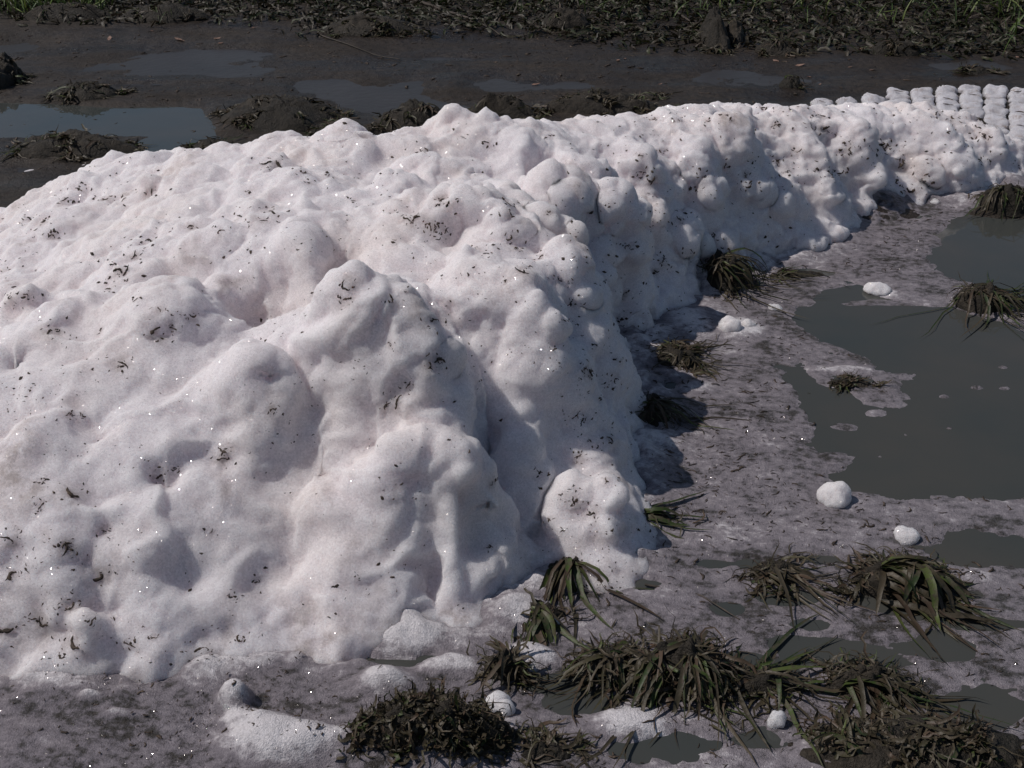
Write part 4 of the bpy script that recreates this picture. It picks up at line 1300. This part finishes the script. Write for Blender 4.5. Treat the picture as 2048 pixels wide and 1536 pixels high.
SCUM_Z = np.maximum(Zs, base_s)
def top_z(x, y):
    if gx[0] < x < gx[-2] and gy[0] < y < gy[-2]:
        return float(SCUM_Z[int((y - gy[0]) / SG), int((x - gx[0]) / SG)])
    return float(surf(x, y))
def crumb_field(label, poly, n, lens, fat, seed, along=0.5, dens=0.4):
    rng = np.random.default_rng(seed)
    lo, hi = poly.min(0), poly.max(0)
    pts = rng.uniform(lo, hi, (n * 5, 2))
    q = fbm(np.c_[pts, np.zeros(len(pts))], dens, 3, seed)
    ok = (sdf_poly(pts[:, 0], pts[:, 1], poly) > rng.uniform(-.1, .1, len(pts))) & (q > rng.uniform(-.45, .3, len(pts)))
    pts = pts[ok][:n]
    vs, fs, of = [], [], 0
    for x, y in pts:
        if float(surf(x, y)) <= WATER + 0.0005 and (y > 5 or top_z(x, y) <= WATER + 0.001) and rng.random() < .93:
            continue
        v, f = worm(1.0, rng.uniform(*fat), rng.uniform(-1.2, 1.2), rng, 4, 4)
        ln = rng.uniform(*lens) * (1 if rng.random() < .8 else 2.2)
        an = rng.normal(0, along)
        ca, sa = math.cos(an), math.sin(an)
        v = v * ln * np.array([1, 1, .45])
        v = np.stack([v[:, 0] * ca - v[:, 1] * sa + x, v[:, 0] * sa + v[:, 1] * ca + y, v[:, 2] + top_z(x, y) + 0.001], 1)
        vs.append(v); fs.append(f + of); of += len(v)
    o_ = link('plant_litter', mesh_np('plant_litter', np.concatenate(vs), np.concatenate(fs), True, M_DEBRIS))
    return tag(o_, label, 'plant litter', kind='stuff')
crumb_field('small dark flecks and stem bits lying on the scum around the clumps', GP([(1180, 620), (1450, 540), (1700, 400), (1960, 400), (1830, 520), (1560, 620), (1700, 720), (1580, 760), (1650, 960), (2048, 1010), (2100, 1560), (1000, 1560), (1120, 1200), (1270, 900)]), 2600, (.005, .014), (.06, .15), 61)
crumb_field('muddy crumbs strewn over the mud and foam below the left end of the heap', GP([(-60, 1300), (300, 1330), (700, 1300), (900, 1300), (680, 1560), (-60, 1560)]), 450, (.003, .008), (.08, .2), 62, 1.5)
crumb_field('fine dark crumbs strewn over the wet mud behind the heap', GP([(-400, 40), (2300, 100), (2300, 160), (1700, 190), (1300, 240), (700, 290), (300, 330), (-400, 420)]), 2000, (.010, .028), (.08, .25), 63, 1.5, 0.8)

# ------------------------------------------------------------------ pale leaves and twigs on the far mud
lv = np.array([(-1, 0, 0), (-.45, .35, .12), (.25, .42, .05), (1, .05, .2), (.3, -.38, .1), (-.4, -.36, .02), (0, 0, -.03)])
lf = np.array([(6, 0, 5), (6, 1, 0), (6, 2, 1), (6, 3, 2), (6, 4, 3), (6, 5, 4)])
leaf_me = mesh_np('dead_leaf', np.concatenate([lv, lv - np.array([0, 0, .06])]), np.concatenate([lf, lf[:, ::-1] + 7]), True, M_LEAF)
for (px, py, w_) in [(1072, 165, 13), (1236, 124, 12), (1320, 168, 9), (1725, 102, 14), (1745, 140, 12), (1552, 122, 12), (1600, 130, 14), (1514, 30, 12), (1548, 52, 14), (1385, 56, 14), (360, 83, 16), (435, 82, 16), (442, 90, 8), (465, 18, 18), (220, 82, 14), (510, 62, 10), (306, 70, 7),
                     (2040, 112, 16), (2015, 104, 12), (1970, 98, 12), (1940, 100, 10), (1250, 120, 8), (1490, 118, 10), (1700, 134, 8), (1860, 105, 8), (1620, 150, 10), (1640, 168, 8), (900, 55, 10), (820, 78, 8)]:
    c = G(px, py)
    s = w_ * pxm(px, py) * 0.75
    o_ = bpy.data.objects.new('dead_leaf', leaf_me)
    COL.objects.link(o_)
    o_.location = (c[0], c[1], float(surf(c[0], c[1])) + 0.06 * s)
    o_.scale = (s, s * frng.uniform(.7, 1.2), s)
    o_.rotation_euler = (frng.uniform(-.2, .2), frng.uniform(-.2, .2), frng.uniform(0, 6.28))
    if py < 64:
        tag(o_, 'pale dead leaf among the trampled grass of the far bank', 'leaf', 'dead leaves on the far bank')
    elif px > 1900:
        tag(o_, 'pale dead leaf on mud beside the bright green tufts', 'leaf', 'dead leaves by the green tufts')
    elif px < 700:
        tag(o_, 'pale dead leaf on bare mud near the far puddle', 'leaf', 'dead leaves near the far puddle')
    else:
        tag(o_, 'pale dead leaf on smooth wet mud behind the foam crest', 'leaf', 'dead leaves on the smooth mud')

def twig(pts, r, label):
    g = [np.array([*G(a, b), 0.0]) for a, b in pts]
    g = np.array(g)
    t = np.linspace(0, len(g) - 1, 14)
    P = np.stack([np.interp(t, np.arange(len(g)), g[:, k]) for k in range(3)], 1)
    P[:, 2] = surf(P[:, 0], P[:, 1]) + r * 0.8 + 0.004
    V, F = [], []
    for i in range(len(P)):
        d = P[min(i + 1, len(P) - 1)] - P[max(i - 1, 0)]
        d /= np.linalg.norm(d)
        s_ = np.cross(d, [0, 0, 1]); s_ /= np.linalg.norm(s_)
        u_ = np.cross(s_, d)
        rr = r * (1 - 0.6 * i / len(P)) * frng.uniform(.8, 1.2)
        for q in range(6):
            an = q * math.pi / 3
            V.append(P[i] + s_ * math.cos(an) * rr + u_ * math.sin(an) * rr)
    for i in range(len(P) - 1):
        for q in range(6):
            F.append((i * 6 + q, i * 6 + (q + 1) % 6, (i + 1) * 6 + (q + 1) % 6, (i + 1) * 6 + q))
    V = np.array(V)
    o0 = P[0].copy()
    o_ = link('twig', mesh_np('twig', V - o0, F, True, M_TWIG), None, o0)
    return tag(o_, label, 'twig')
M_TWIG = mat_mud('twig', (0.06, 0.05, 0.04), (0.11, 0.09, 0.075), 0.5, 0.8, bumpk=0.3)
twig([(642, 78), (700, 95), (740, 110), (800, 120)], .005, 'long pale bent stem lying on bare mud below the flat clod')
twig([(820, 20), (900, 40), (1000, 72)], .012, 'pale curved branch on the vegetated bank')
twig([(1370, 835), (1440, 832), (1500, 838)], .004, 'thin stem stretched over the scum from the dark clump')
twig([(1290, 1165), (1400, 1185), (1480, 1235)], .003, 'thin green-brown stem lying across the scum near a round grey gap')
twig([(1350, 40), (1390, 60), (1420, 80)], .010, 'short dark stick leaning at the pointed clump')
